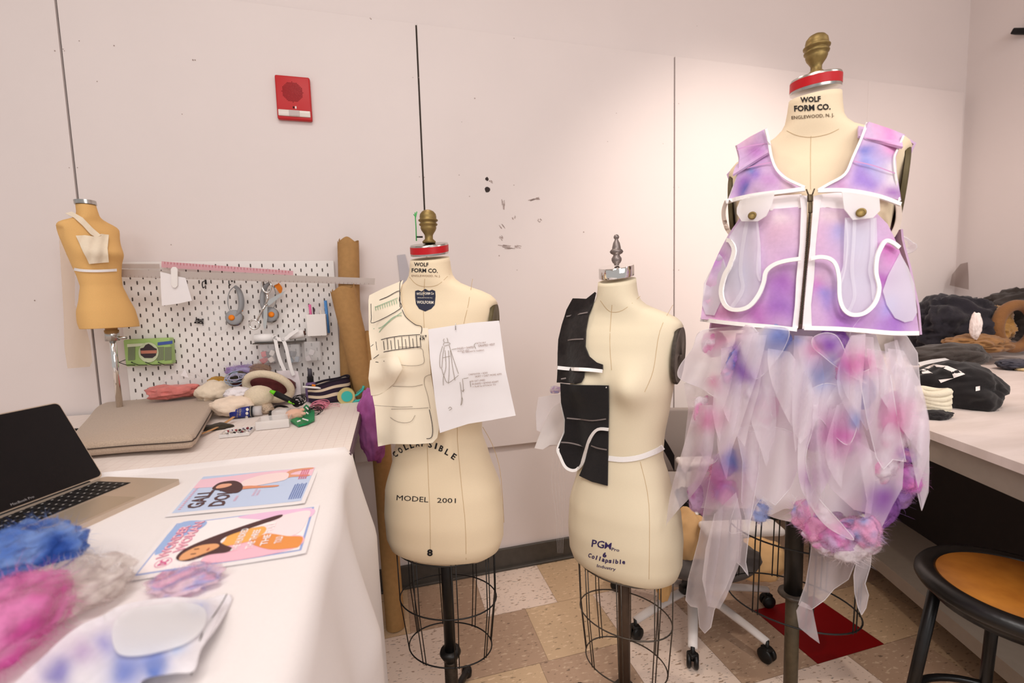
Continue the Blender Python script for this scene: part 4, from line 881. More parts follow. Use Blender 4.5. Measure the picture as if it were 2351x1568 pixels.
# ---------------------------------------------------------------- office chair with bags
oc=root('office_chair',(2.185,-.498,0),'white office chair with grey seat and star base, behind the middle form','chair')
HB=Vector((2.185,-.498,0)); M_ow=mat('white_chair_plastic',rgb(232,224,220),.35); M_seat=mat('grey_upholstery',rgb(92,86,84),.9,var=.1)
for px,py in ((1785,1535),(1410,1490),(1495,1375),(1692,1395),(1590,1620)):
    e=onz(px,py,0); 
    d=(e-HB).normalized(); L_=.31
    e=HB+d*L_
    leg=obj('leg',join(tube([HB+Vector((0,0,.10))+d*.02,HB+d*.12+Vector((0,0,.095)),HB+d*.24+Vector((0,0,.082)),e+Vector((0,0,.072))],.021,10,flat=.65,rf=lambda t:1-.25*t)),M_ow,oc)
    s_=Vector((-d.y,d.x,0)); cc=e+Vector((0,0,.026))
    obj('caster',join(*[lathe([(0,-.008),(.020,-.008),(.026,-.004),(.026,.004),(.020,.008),(0,.008)],cc+s_*k,20,axis=s_) for k in(-.012,.012)]+[cyl(cc+Vector((0,0,.0)),cc+Vector((0,0,.05)),.007,10),box(cc.x,cc.y,cc.z+.022,.03,.03,.014,.004)]),M_blackm,leg)
obj('hub',lathe([(0,.07),(.045,.07),(.05,.09),(.042,.115),(.03,.12),(.03,.25),(.018,.26),(.018,.36),(0,.36)],HB,24),M_blackm,oc)
obj('foot_lever',box(HB.x-.03,HB.y-.03,.125,.10,.035,.03,.006,rz=.1),M_blackm,oc)
SC=Vector((2.14,-.57,.325))
obj('seat',[ (lambda vf:vf)(lathe([(0,-.035),(.18,-.035),(.225,-.02),(.235,.0),(.225,.022),(.17,.032),(0,.034)],SC,48,sx=1.0,sy=.95))][0],M_seat,oc)
obj('backrest',join(box(2.34,-.24,.62,.34,.03,.30,.014,rz=-.35)),mat('grey_chair_back',rgb(140,128,122),.6),oc)
obj('back_bracket',tube(spl([(2.22,-.40,.30),(2.30,-.26,.31),(2.33,-.22,.40),(2.34,-.22,.5)],6),.018,10,flat=.5),M_ow,oc)
def armrest(px0,px1,py,d):
    a=dep(px0,py+4,d); b=dep(px1,py-2,d); c=(a+b)/2; L_=(b-a).length; ang=math.atan2(b.y-a.y,b.x-a.x)
    A=obj('armrest',box(c.x,c.y,c.z,L_,.085,.028,.013,rz=ang),M_ow,oc)
    obj('arm_support',tube(spl([c+Vector((0,0,-.01)),c+Vector((0,.02,-.1)),Vector((SC.x,SC.y,SC.z-.04))*.35+c*.65+Vector((0,0,-.1)),Vector((SC.x,SC.y,SC.z-.04))],6),.012,8),M_ow,A)
armrest(1612,1790,1212,1.56); armrest(1557,1640,1060,1.95)
# beige canvas bags and dark cloth on the chair
M_can=mat('beige_canvas',rgb(222,180,128),.85,var=.12,vscale=15,bump=.3,bscale=25)
def bag(name,label,c,r,M,seed,amp=.16,fr=2.2,cat='bag',grp=None):
    v,f=lump(c,r,amp,fr,seed,4)
    o=obj(name,(v,f),M); o.location; tag(o,label,cat,grp); return o
c=dep(1578,1243,1.66); o=bag('canvas_bag','tall beige canvas bag slumped on the office chair seat, left one',c,(.075,.075,.118),M_can,4)
c=dep(1742,1282,1.70); o=bag('canvas_bag','round beige canvas bag under the white armrest on the chair seat, right one',c,(.100,.085,.072),M_can,7)
v,f=lump(dep(1572,1150,1.70),(.036,.045,.050),.22,3,9,4); o=obj('dark_cloth',(v,f),M_black); tag(o,'bunched black cloth on top of the beige bags on the office chair','cloth')
v,f=lump(dep(1524,1350,1.70),(.028,.02,.055),.15,2,3,4); o=obj('cloth_strap',(v,f),mat('cream_cloth',rgb(225,180,120),.8)); tag(o,'cream cloth end hanging below the grey chair seat','cloth')
# ---------------------------------------------------------------- laptop
A0=onz(240,1104,TZ+.004); u_=Vector((.915,-.403,0)).normalized(); w_=Vector((-.403,-.915,0)).normalized(); ZU=Vector((0,0,1))
LD,LWd=.192,.285
lp=root('laptop',A0+u_*LD/2+w_*LWd/2,'open silver laptop with black screen on the white tablecloth','laptop')
M_alu=mat('silver_aluminium',rgb(205,188,170),.35,.6); M_scr=mat('black_glass',rgb(16,13,15),.25,spec=.25,coat=0); M_key=mat('black_key',rgb(26,24,24),.5)
def LP_(a,b,c): return A0+u_*a+w_*b+ZU*c
def slab(a0,a1,b0,b1,c0,c1,r=.008,n=5):
    pts=[]
    for (ca,cb,s) in ((a1-r,b1-r,0),(a0+r,b1-r,1),(a0+r,b0+r,2),(a1-r,b0+r,3)):
        for k in range(n+1):
            t=PI/2*(s+k/n); pts.append((ca+r*math.cos(t),cb+r*math.sin(t)))
    N=len(pts); V=[LP_(a,b,c0) for a,b in pts]+[LP_(a,b,c1) for a,b in pts]
    return V,[list(range(N)),[i+N for i in range(N)][::-1]]+[[i,i+N,(i+1)%N+N,(i+1)%N] for i in range(N)]
obj('base',slab(0,LD,0,LWd,0,.010,.010),M_alu,lp,smooth=False,fix=True)
kb=obj('keyboard',slab(.018,.098,.026,LWd-.026,.0098,.0104,.002),M_key,lp,smooth=False,fix=True)
obj('trackpad',slab(.108,.182,.09,.195,.0098,.0103,.003),mat('trackpad_grey',rgb(186,170,150),.3,.5),lp,smooth=False,fix=True)
obj('lid_notch',slab(LD-.006,LD+.0004,.115,.165,.0075,.0101,.002),M_alu,lp,smooth=False,fix=True)
k0=None
for r_ in range(5):
    n=14
    for c_ in range(n):
        b=.028+(LWd-.056)*(c_+.07)/n; a=.020+r_*.0156
        wd_=(LWd-.056)/n*.86
        k=obj('key',slab(a,a+.0136,b,b+wd_,.0104,.0116,.0015,1),M_key,kb,smooth=False,fix=True)
gl=[]
rd=random.Random(2)
M_leg=mat('key_legend',rgb(170,165,160),.7)
gl=[slab(.026+r_*.0156,.0285+r_*.0156,.035+(LWd-.056)*c_/14,.0385+(LWd-.056)*c_/14,.0116,.0118,.0004,1) for r_ in range(5) for c_ in range(14)]
o=obj('key_legends',join(*gl),M_leg,kb,smooth=False); o['kind']='stuff'
best=None
for i in range(60,130):
    a=math.radians(i); P=A0+ZU*.008+(-u_*math.cos(a-0)*1+ZU*math.sin(a))*.190
    x,y,_=toPx(P); e=abs(x-120)+abs(y-955)
    if best is None or e<best[0]: best=(e,a)
sa=best[1]; sv=(-u_*math.cos(sa)+ZU*math.sin(sa)); sn=sv.cross(w_).normalized()
H0=A0+ZU*.008
def SP_(a,b,c): return H0+sv*a+w_*b+sn*c
def sslab(a0,a1,b0,b1,c0,c1,r,n=5):
    pts=[]
    for (ca,cb,s) in ((a1-r,b1-r,0),(a0+r,b1-r,1),(a0+r,b0+r,2),(a1-r,b0+r,3)):
        for k in range(n+1):
            t=PI/2*(s+k/n); pts.append((ca+r*math.cos(t),cb+r*math.sin(t)))
    N=len(pts); V=[SP_(a,b,c0) for a,b in pts]+[SP_(a,b,c1) for a,b in pts]
    return V,[list(range(N)),[i+N for i in range(N)][::-1]]+[[i,i+N,(i+1)%N+N,(i+1)%N] for i in range(N)]
sg=1 if sn.dot(CAM-H0)>0 else -1
obj('lid',sslab(.002,.192,0,LWd,-.004*sg,.0,.010),M_alu,lp,smooth=False,fix=True)
scn=obj('screen',sslab(.006,.1895,.002,LWd-.002,.0,.0012*sg,.009),M_scr,lp,smooth=False,fix=True)
v,f=text_uv('MacBook Pro',0,0,1,1,lambda u,v_:SP_(.0105+v_*.0045,LWd/2+.018-u*.036,.0016*sg)); obj('lettering',(v,f),mat('screen_print',rgb(150,145,145),.6),scn,smooth=False)
obj('hinge',tube([H0+w_*.03,H0+w_*(LWd-.03)],.004,10),M_key,lp)
# ---------------------------------------------------------------- laptop sleeve
M_felt=mat('grey_brown_felt',rgb(190,168,148),.95,var=.18,vscale=350,bump=.25,bscale=500,sheen=.2)
slp=root('laptop_sleeve',onz(320,970,TZ),'grey-brown felt laptop sleeve with zipper lying on the cutting table','sleeve')
cs=[(236,921),(262,917),(375,909),(470,902),(486,903),(493,911),(490,925),(455,985),(444,998),(425,1004),(300,1010),(180,1018),(150,1020),(148,1012),(170,988),(200,955),(218,932)]
def sleevering(z,ins): 
    P=[onz(x,y,.955) for x,y in cs]; P=spl(P,4,True); c=sum(P,Vector())/len(P)
    return [Vector((c.x+(p.x-c.x)*ins,c.y+(p.y-c.y)*ins,z+(p.x-c.x)*.02)) for p in P]
rings=[sleevering(z,i) for z,i in ((.918,.965),(.922,.99),(.930,1.0),(.938,1.0),(.946,.995),(.952,.985),(.9545,.96))]
v,f=grid(rings,True,True); obj('body',(v,f),M_felt,slp,fix=True)
z1=sleevering(.9385,1.004); obj('zipper',tube(z1,.0016,6,True),mat('zip_seam',rgb(70,58,50),.8),slp)
zp=onz(493,935,.945); obj('zip_pull',box(zp.x+.006,zp.y,zp.z-.006,.012,.008,.004,.001),M_greym,slp)
# ---------------------------------------------------------------- posters
def poster(name,label,a,b,c,d,z):
    a,b,c,d=[onz(x,y,z) for x,y in (a,b,c,d)]
    def fn(u,v,h=.0006):
        p=(d.lerp(a,u)).lerp(c.lerp(b,u),v); lift=.004*max(0,1-abs(v)/.04)*0+.003*max(0,(u-.0)*0)
        p=p.copy(); p.z=z+h+.0006*math.sin(v*5+u*2)**2+.004*max(0,v-.93)/.07*max(0,.4-u); return p
    rows=[[fn(i/14,j/20,0) for j in range(21)] for i in range(15)]
    v,f=grid(rows); o=obj(name,(v,[q[::-1] for q in f]),M_paper,solid=.0006); tag(o,label,'poster'); return o,fn
def dens(pl,n=6):
    out=[]
    for i in range(len(pl)):
        p,q=pl[i],pl[(i+1)%len(pl)]
        for k in range(n): out.append((p[0]+(q[0]-p[0])*k/n,p[1]+(q[1]-p[1])*k/n))
    return out
def pshape(o,fn,nm,pl,c,h,round_=False):
    P=[(p.x,p.y) for p in spl([(a,b,0) for a,b in pl],5,True)] if round_ else dens(pl)
    B=[Vector(p) for p in P]; nb=len(B); pts=list(B)
    x0,x1=min(p[0] for p in P),max(p[0] for p in P); y0,y1=min(p[1] for p in P),max(p[1] for p in P)
    s=.05; y=y0+s/2
    while y<y1:
        x=x0+s/2
        while x<x1:
            if inpoly(x,y,P) and min((x-b.x)**2+(y-b.y)**2 for b in B)>(s*.4)**2: pts.append(Vector((x,y)))
            x+=s
        y+=s
    vs,es,fs,*_=geometry.delaunay_2d_cdt(pts,[(i,(i+1)%nb) for i in range(nb)],[list(range(nb))],1,1e-5)
    obj(nm,([fn(p[0],p[1],h) for p in vs],[list(q) for q in fs]),mcol(c),o,smooth=False)
_mc={}
def mcol(c,rough=.7):
    if c not in _mc: _mc[c]=mat('print_%d_%d_%d'%c,rgb(*c),rough)
    return _mc[c]
def ptext(o,fn,s,u0,u1,v0,v1,c,h,bold=0):
    v,f=text_uv(s,0,0,1,1,lambda a,b:fn(u0+(u1-u0)*a,v1+(v0-v1)*b,h),bold); obj('lettering',(v,f),mcol(c),o,smooth=False)
p1,fn1=poster('poster','pale blue poster reading GALL DOLL with a woman in white, the farther of two',(462,1092),(734,1069),(700,1157),(378,1187),TZ+.0065)
R_=lambda u0,u1,v0,v1:[(u0,v0),(u1,v0),(u1,v1),(u0,v1)]
pshape(p1,fn1,'print_area',R_(.06,.95,.03,.965),(196,210,236),.0005)
pshape(p1,fn1,'print_stripe',[(.62,.03),(.86,.03),(.93,.5),(.95,.965),(.70,.965),(.72,.7),(.60,.3)],(242,200,214),.0008)
pshape(p1,fn1,'print_legs',[(.80,.72),(.93,.78),(.95,.93),(.90,.95),(.86,.82),(.78,.78),(.74,.93),(.69,.93),(.70,.80),(.66,.74)],(226,160,130),.0010,True)
pshape(p1,fn1,'print_dress',[(.58,.42),(.70,.40),(.78,.46),(.84,.55),(.86,.70),(.80,.76),(.64,.76),(.58,.66),(.54,.52)],(246,222,220),.0012,True)
pshape(p1,fn1,'print_arm',[(.52,.40),(.56,.46),(.52,.6),(.50,.72),(.46,.70),(.48,.52),(.48,.42)],(224,150,115),.0013,True)
pshape(p1,fn1,'print_hair',[(.62,.19),(.72,.22),(.74,.32),(.64,.40),(.50,.44),(.40,.42),(.42,.34),(.50,.26),(.54,.20)],(86,60,60),.0014,True)
pshape(p1,fn1,'print_face',[(.60,.215),(.66,.24),(.66,.31),(.61,.33),(.56,.29),(.55,.23)],(232,172,142),.0017,True)
ptext(p1,fn1,'GALL',.12,.52,.105,.225,(92,66,66),.0012,.03); ptext(p1,fn1,'DOLL',.12,.56,.265,.385,(92,66,66),.0012,.03)
for k,(u0,u1,v0) in enumerate(((.12,.62,.055),(.20,.32,.43),(.28,.46,.55),(.28,.42,.58))): ptext(p1,fn1,'COMING SOON' if k>1 else ('A NEW STORY' if 0 else 'IIIIIIIIIIIII'),u0,u1,v0,v0+.02,(240,175,190),.0012)
for k in range(6): ptext(p1,fn1,'iiiililiiliiiliiliiilii',.12,.48+.02*(k%2),.855+k*.017,.867+k*.017,(110,135,195),.0012,.02)
for k in range(4): ptext(p1,fn1,'iiliiiliiil',.62,.90,.86+k*.018,.873+k*.018,(230,120,150),.0014,.02)
p2,fn2=poster('poster','pink and white poster of a long-haired woman with rotated title, the nearer of two',(398,1199),(734,1158),(703,1272),(284,1336),TZ+.0065)
pshape(p2,fn2,'print_border',R_(.06,.95,.035,.965),(150,170,220),.0004)
pshape(p2,fn2,'print_area',R_(.08,.93,.045,.95),(250,240,240),.0006)
pshape(p2,fn2,'print_sky',[(.93,.05),(.93,.22),(.80,.24),(.66,.16),(.60,.10),(.45,.12),(.38,.05)],(160,185,228),.0008,True)
pshape(p2,fn2,'print_cloud',[(.93,.45),(.93,.93),(.70,.95),(.72,.75),(.80,.6)],(238,196,224),.0008,True)
pshape(p2,fn2,'print_cloud',[(.08,.42),(.10,.90),(.34,.93),(.40,.60),(.26,.40)],(248,190,205),.0009,True)
pshape(p2,fn2,'print_shirt',[(.30,.72),(.50,.60),(.72,.62),(.84,.78),(.86,.94),(.60,.94),(.38,.90)],(250,228,230),.0011,True)
pshape(p2,fn2,'print_figure',[(.12,.90),(.16,.76),(.34,.62),(.46,.70),(.36,.84),(.30,.945),(.14,.945)],(232,150,80),.0013,True)
pshape(p2,fn2,'print_figure',[(.36,.43),(.58,.42),(.66,.5),(.62,.66),(.48,.68),(.36,.60)],(244,178,96),.0013,True)
pshape(p2,fn2,'print_shirt',[(.40,.405),(.60,.40),(.66,.48),(.70,.70),(.64,.70),(.61,.52),(.55,.45),(.42,.44)],(252,240,238),.0015,True)
pshape(p2,fn2,'print_hair',[(.22,.215),(.34,.21),(.46,.27),(.60,.40),(.74,.58),(.84,.74),(.76,.74),(.64,.60),(.54,.46),(.44,.42),(.36,.46),(.28,.52),(.22,.50),(.22,.40),(.16,.30)],(84,56,56),.0016,True)
pshape(p2,fn2,'print_face',[(.20,.235),(.30,.235),(.40,.30),(.40,.40),(.33,.43),(.24,.36),(.18,.28)],(232,168,118),.0019,True)
pshape(p2,fn2,'print_feature',[(.255,.285),(.27,.285),(.27,.315),(.255,.315)],(90,55,50),.0022); pshape(p2,fn2,'print_feature',[(.335,.285),(.35,.285),(.35,.315),(.335,.315)],(90,55,50),.0022); pshape(p2,fn2,'print_feature',[(.29,.365),(.335,.372),(.335,.380),(.29,.378)],(180,80,70),.0022)
ptext(p2,fn2,'WONDER',.27,.86,.085,.150,(226,110,160),.0014,.05); ptext(p2,fn2,'WONDER',.275,.855,.088,.147,(248,198,206),.0018,.01)
ptext(p2,fn2,'WOMAN',.34,.92,.160,.225,(226,110,160),.0014,.05); ptext(p2,fn2,'WOMAN',.345,.915,.163,.222,(248,198,206),.0018,.01)
ptext(p2,fn2,'DC',.155,.235,.125,.175,(222,90,150),.0016,.04)
v,f=grid([[fn2(.195+(.072*r)*math.cos(t),.150+(.045*r)*math.sin(t),.0015) for t in [2*PI*i/32 for i in range(32)]] for r in (1,.93)],True); obj('logo_ring',(v,f),mcol((222,90,150)),p2,smooth=False)
for k,(s,u0,u1) in enumerate((('THE HUNDRED',.22,.62),('THE THREE',.22,.56),('THE FULL',.24,.68),('TOLD',.24,.36))): ptext(p2,fn2,s,u0,u1,.52+k*.085,.565+k*.085,(252,246,246),.0022,.02)
# ---------------------------------------------------------------- wool, padding and needle on the cloth
def wt_(px,py,z): return onz(px,py,z)
B_=[rgb(60,95,175),rgb(105,140,210),rgb(140,170,225)]
o=wool('wool_clump',wt_(70,1262,TZ+.045),(.062,.05,.036),B_,None,fib=900,seed=51,L=.35,amp=.28,fr=2.2,wd=.00016,sub=5); tag(o,'blue clump of wool roving against the laptop corner','wool')
o=wool('wool_clump',wt_(135,1262,TZ+.028),(.034,.03,.020),B_,None,fib=350,seed=55,L=.4,amp=.3,fr=2.2,wd=.00016); tag(o,'small blue wool wisp trailing right of the big blue clump','wool')
o=wool('wool_clump',wt_(5,1425,TZ+.045),(.052,.078,.040),[rgb(182,62,142),rgb(218,100,174),rgb(236,150,202)],None,fib=900,seed=52,L=.3,amp=.16,fr=1.8,wd=.00016,sub=5); tag(o,'hot pink clump of wool roving at the left edge of the cloth','wool')
o=wool('wool_clump',wt_(165,1345,TZ+.028),(.062,.056,.026),[rgb(225,215,208),rgb(238,230,224),rgb(215,205,198)],None,fib=700,seed=53,L=.3,amp=.25,fr=2,wd=.00016,sub=5); tag(o,'greyish white fluff of wool beside the pink clump','wool')
o=wool('wool_clump',wt_(425,1330,TZ+.014),(.044,.033,.010),[rgb(250,215,228),rgb(246,190,214),rgb(190,192,236),rgb(250,225,235)],None,fib=350,seed=57,L=.4,amp=.3,fr=2.2,wd=.00014,cfr=1.3); tag(o,'thin pink and violet wool tuft below the nearer poster','wool')
pad=root('padded_panel',wt_(320,1480,TZ),'translucent white padded piece with blue wool inside, nearest the camera','fabric')
pc=blobcol([(135,1545,40,rgb(130,125,185)),(240,1475,35,rgb(165,160,210)),(290,1540,50,rgb(115,130,195)),(350,1520,40,rgb(130,145,205)),(360,1550,26,rgb(90,115,185)),(460,1400,22,rgb(150,165,215)),(410,1490,24,rgb(175,190,225)),(180,1500,30,rgb(185,165,200))],rgb(226,220,224))
def Spuff(z0,h,cx,cy,rx,ry):
    def f(x,y):
        d=((x-cx)/rx)**2+((y-cy)/ry)**2; return S_z(z0+h*max(0,1-d)**.5)(x,y)
    return f
sheet('lower_layer',[(30,1600),(110,1500),(180,1440),(235,1415),(290,1388),(400,1372),(470,1378),(520,1366),(532,1378),(505,1430),(462,1490),(445,1540),(400,1546),(330,1560),(290,1600)],Spuff(TZ+.007,.020,330,1490,260,130),M_pad,pad,thick=.002,colf=pc,round_=True,res=14,sm=4,relax=False)
sheet('window_panel',[(262,1432),(292,1402),(360,1390),(430,1385),(470,1400),(468,1440),(430,1475),(370,1495),(310,1506),(272,1500),(258,1470)],Spuff(TZ+.010,.024,330,1490,260,130),sheer('frosted_panel',(.93,.92,.93),.85),pad,thick=.0015,round_=True,res=12,relax=False)
sheet('flap',[(470,1378),(520,1366),(500,1420),(470,1470),(466,1425)],Spuff(TZ+.009,.022,330,1490,260,130),M_org,pad,thick=None,round_=True,res=10)
def wirez(pts,zs,r,nm,M,par=None): return obj(nm,tube(spl([onz(x,y,z) for (x,y),z in zip(pts,zs)],8),r,6),M,par)
o=wirez([(521,1364),(505,1392),(478,1432),(462,1462),(450,1500),(443,1535),(438,1550)],[TZ+.022,TZ+.02,TZ+.022,TZ+.024,TZ+.020,TZ+.012,TZ+.009],.0007,'boning_wire',M_greym); tag(o,'thin dark curved wire along the edge of the padded piece','wire')
o=wirez([(203,1440),(192,1464),(181,1490)],[TZ+.02,TZ+.014,TZ+.008],.0009,'sewing_needle',M_brass); tag(o,'sewing needle stuck in the cloth beside the padded piece','needle')
o=wirez([(187,1460),(160,1465),(140,1470),(142,1485),(155,1488),(176,1478)],[TZ+.012]*6,.0005,'sewing_thread',M_kraft); tag(o,'short loop of thread running through the sewing needle','thread')
o=wirez([(0,978),(20,970),(45,966),(65,965)],[TZ+.02,TZ+.024,TZ+.022,TZ+.02],.010,'laptop_charger',M_black); tag(o,'black cable end lying behind the laptop lid at the left edge','cable')
v,f=box(0,0,0,.045,.016,.010,.003); c=onz(158,989,TZ+.006); o=obj('cable_tie',([p+c for p in v],f),M_black); tag(o,'short black plastic end poking out behind the laptop beside the sleeve','cable')
# ---------------------------------------------------------------- fire alarm
al=root('fire_alarm',ony(675,272,-.001),'red fire alarm speaker with strobe window mounted high on the wall','alarm')
SA=S_y(-.001); a_,b_,c_,d_=[ony(x,y,-.022) for x,y in ((630,170),(711,177),(716,276),(636,273))]
w0=(b_.x-a_.x+c_.x-d_.x)/2; h0=(a_.z-d_.z+b_.z-c_.z)/2; cc=(a_+b_+c_+d_)/4
M_al=mat('red_alarm_plastic',rgb(190,40,42),.4)
obj('housing',box(cc.x,-.011,cc.z,w0,.020,h0,.006),M_al,al,smooth=True,auto=True)
hs=[]
for i in range(-9,10):
    for j in range(-9,10):
        if i*i+j*j<82:
            x,z=cc.x-.002+i*w0/30,cc.z+h0*.13+j*w0/30; q=w0/90
            hs.append(([(x-q,-.0214,z-q),(x+q,-.0214,z-q),(x+q,-.0214,z+q),(x-q,-.0214,z+q)],[[0,1,2,3]]))
o=obj('speaker_grille',join(*hs),mat('grille_hole',rgb(110,8,18),.8),al,smooth=False); o['kind']='stuff'
obj('strobe_window',box(cc.x,-.0225,cc.z-h0*.36,w0*.92,.006,h0*.145,.004),mat('strobe_lens',rgb(225,215,205),.2),al,auto=True)
obj('strobe_tube',box(cc.x+.0,-.0262,cc.z-h0*.36,w0*.30,.003,h0*.13,.001),mat('strobe_inner',rgb(195,180,175),.3),al,smooth=False)
obj('indicator',box(cc.x+.006,-.0215,cc.z-h0*.22,.005,.002,.010,.001),M_plast,al,smooth=False)
obj('key_hole',box(cc.x-.002,-.0215,cc.z-h0*.22,.005,.002,.008,.001),M_black,al,smooth=False)
# ---------------------------------------------------------------- small tabletop form
tp=onz(232,905,TZ); Pm=ony(200,470,-.16)
Fm=Form(Pm.x+.012,-.16,Pm.z-.005,.50,.44,.445,sd=.50,bust=.45,tilt=0,lean=-.05)
Rm=root('tabletop_dress_form',(Fm.x,Fm.y,TZ),'small ochre jersey dress form with white corset scrap at the left wall seam','dress form')
zs=[.085,.09,.1]+[.11+.0125*i for i in range(64)]; zs=[z for z in zs if z<=.9]
obj('torso',Fm.mesh(zs,n=60),M_tan,Rm)
def ovm(z,s=1): return [Fm.W(.0265*s*math.cos(2*PI*i/36),.0285*s*math.sin(2*PI*i/36)+.012,z) for i in range(36)]
obj('neck_cap',grid([ovm(.90,1.04),ovm(.925,1.04),ovm(.926,.03)],True,True),M_steel,Rm,auto=True)
cb=Fm.W(0,0,.085); ctop=Vector((cb.x,cb.y,cb.z))
obj('pole',cyl((cb.x,cb.y,cb.z+.03),(cb.x+.0,cb.y,TZ+.01),.0095,16),M_chrome,Rm)
obj('collar',join(lathe([(0,-.045),(.02,-.045),(.02,-.008),(0,-.008)],ctop,20),cyl(ctop+Vector((0,0,-.036)),ctop+Vector((.045,-.01,-.036)),.005,10)),M_steel,Rm)
obj('wood_plug',lathe([(0,-.02),(.017,-.02),(.017,.01),(0,.01)],ctop,20),M_kraft,Rm)
obj('base',lathe([(0,0),(.085,0),(.085,.008),(.02,.014),(0,.014)],(cb.x,cb.y,TZ+.0005),32),M_steel,Rm)
BVm=bvh_of(Fm.mesh(zs,n=60)); SM=S_bvh(BVm)
M_crs=mat('ivory_fabric',rgb(236,220,196),.9,var=.06,vscale=60)
strokes('waist_tape',[[(170,618),(190,621),(225,622),(268,620)]],6,S_off(SM,.002),M_bias,Rm,thick=.001)
sc_=root('corset_scrap',Fm.W(0,.1,.5),'ivory corset scrap with shoulder strap pinned on the small ochre form','garment')
sheet('bodice',[(174,541),(195,540),(214,543),(232,537),(250,539),(247,570),(250,602),(225,604),(205,606),(192,580)],S_off(SM,.004),M_crs,sc_,thick=.002,res=7,wob=(.002,.25,.2))
sheet('strap',[(150,490),(165,486),(190,500),(212,523),(232,540),(222,546),(208,538),(190,518),(170,500)],S_off(SM,.005),M_crs,sc_,thick=.002,res=6)
o=sheet('sheer_strip',[(134,520),(150,560),(172,620),(172,700),(196,745),(208,790),(212,830),(206,842),(155,846),(148,800),(146,720),(140,620)],S_d(toPx(Fm.W(0,.0,.5))[2]+.03),sheer('ivory_sheer',rgb(235,205,165),.38),None,thick=None,res=10,wob=(.004,.1,0)); tag(o,'long sheer ivory fabric strip hanging behind the small ochre form','fabric')
o=wool('wool_clump',onz(232,922,TZ+.025),(.035,.03,.028),[rgb(240,130,195),rgb(245,170,215)],None,fib=500,seed=61,L=.6,amp=.3); tag(o,'pink wool puff at the foot of the small ochre form','wool')
# ---------------------------------------------------------------- pegboard and what hangs on it
X0,X1,Z0,Z1=.10,.845,.925,1.462
pg=root('pegboard',((X0+X1)/2,-.012,Z0),'white slotted pegboard leaning on the wall behind the cutting table','pegboard')
V=[];F=[];fm=[]
v,f=box((X0+X1)/2,-.009,(Z0+Z1)/2,X1-X0,.006,Z1-Z0,.002); V+=v;F+=f; fm+=[0]*len(f)
i=0; x=X0+.02
while x<X1-.01:
    z=Z0+.02+(.020 if i%2 else 0)
    while z<Z1-.012:
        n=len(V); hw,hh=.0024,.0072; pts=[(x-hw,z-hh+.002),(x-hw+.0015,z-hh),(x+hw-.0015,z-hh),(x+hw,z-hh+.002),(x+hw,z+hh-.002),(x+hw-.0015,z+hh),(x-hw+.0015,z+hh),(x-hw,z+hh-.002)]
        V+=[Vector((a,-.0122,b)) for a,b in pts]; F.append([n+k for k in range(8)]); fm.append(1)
        z+=.040
    x+=.020; i+=1
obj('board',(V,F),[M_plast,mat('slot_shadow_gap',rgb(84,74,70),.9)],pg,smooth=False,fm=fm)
Sw=lambda y:S_y(y)
def flat(name,label,cat,poly,y,M,thick=.002,grp=None,par=None,round_=False,colf=None):
    o=sheet(name,poly,Sw(y),M,par,thick=thick,res=9,sm=0,round_=round_,colf=colf)
    if label: tag(o,label,cat,grp)
    return o
M_rul=mat('clear_ruler',rgb(205,190,182),.25,alpha=.8); M_prul=mat('pink_ruler',rgb(232,178,186),.25,alpha=.75)
r1=flat('ruler','long grey steel ruler lying across hooks along the pegboard top','ruler',[(274,618),(861,639),(860,654),(274,636)],-.101,mat('dull_steel',rgb(190,176,168),.35,.2),.0015)
o=strokes('tick_marks',[[(280+i*9.6,636-0+i*.30-4),(280+i*9.6,636+i*.30)] for i in range(60)],1,Sw(-.1025),M_mark,r1,smoothn=0); o['kind']='stuff'
r2=flat('ruler','pink transparent ruler above the long steel ruler on the pegboard','ruler',[(371,600),(673,622),(673,632),(371,614)],-.036,M_prul,.002)
o=strokes('tick_marks',[[(378+i*7.3,601+i*.53),(378+i*7.3,606+i*.53)] for i in range(40)],1,Sw(-.0375),mat('red_ticks',rgb(190,90,100),.8),r2,smoothn=0); o['kind']='stuff'
flat('ruler','short clear ruler at the left end of the pegboard top','ruler',[(276,606),(366,606),(366,616),(276,616)],-.036,M_rul,.002)
o=flat('paper_swatch','white paper and fabric swatches hanging below the rulers','paper',[(368,624),(386,628),(405,634),(426,638),(441,690),(410,697),(372,702)],-.106,M_paper,.003)
o=flat('clip','white plastic peg clip holding the paper swatches','clip',[(393,618),(397,613),(404,613),(408,618),(408,656),(403,661),(398,660),(394,654)],-.112,M_plast,.006)
def hook(px,py,label):
    a=ony(px,py,-.014); h=root('peg_hook',a,label,'hook'); obj('hook',tube(spl([a,a+Vector((0,-.012,.0)),a+Vector((0,-.03,-.004)),a+Vector((0,-.036,-.016)),a+Vector((0,-.03,-.026)),a+Vector((0,-.018,-.022))],5),.0018,8),M_black,h)
    obj('back_plate',box(a.x,-.014,a.z,.006,.003,.022,.001),M_black,h,smooth=False)
hook(472,646,'empty black pegboard hook right of the paper swatches'); hook(532,640,'black peg hook carrying the left rotary cutter'); hook(610,640,'black peg hook carrying the scissors')
M_gcut=mat('grey_cutter_plastic',rgb(150,150,152),.45); M_or=mat('orange_plastic',rgb(236,130,20),.45)
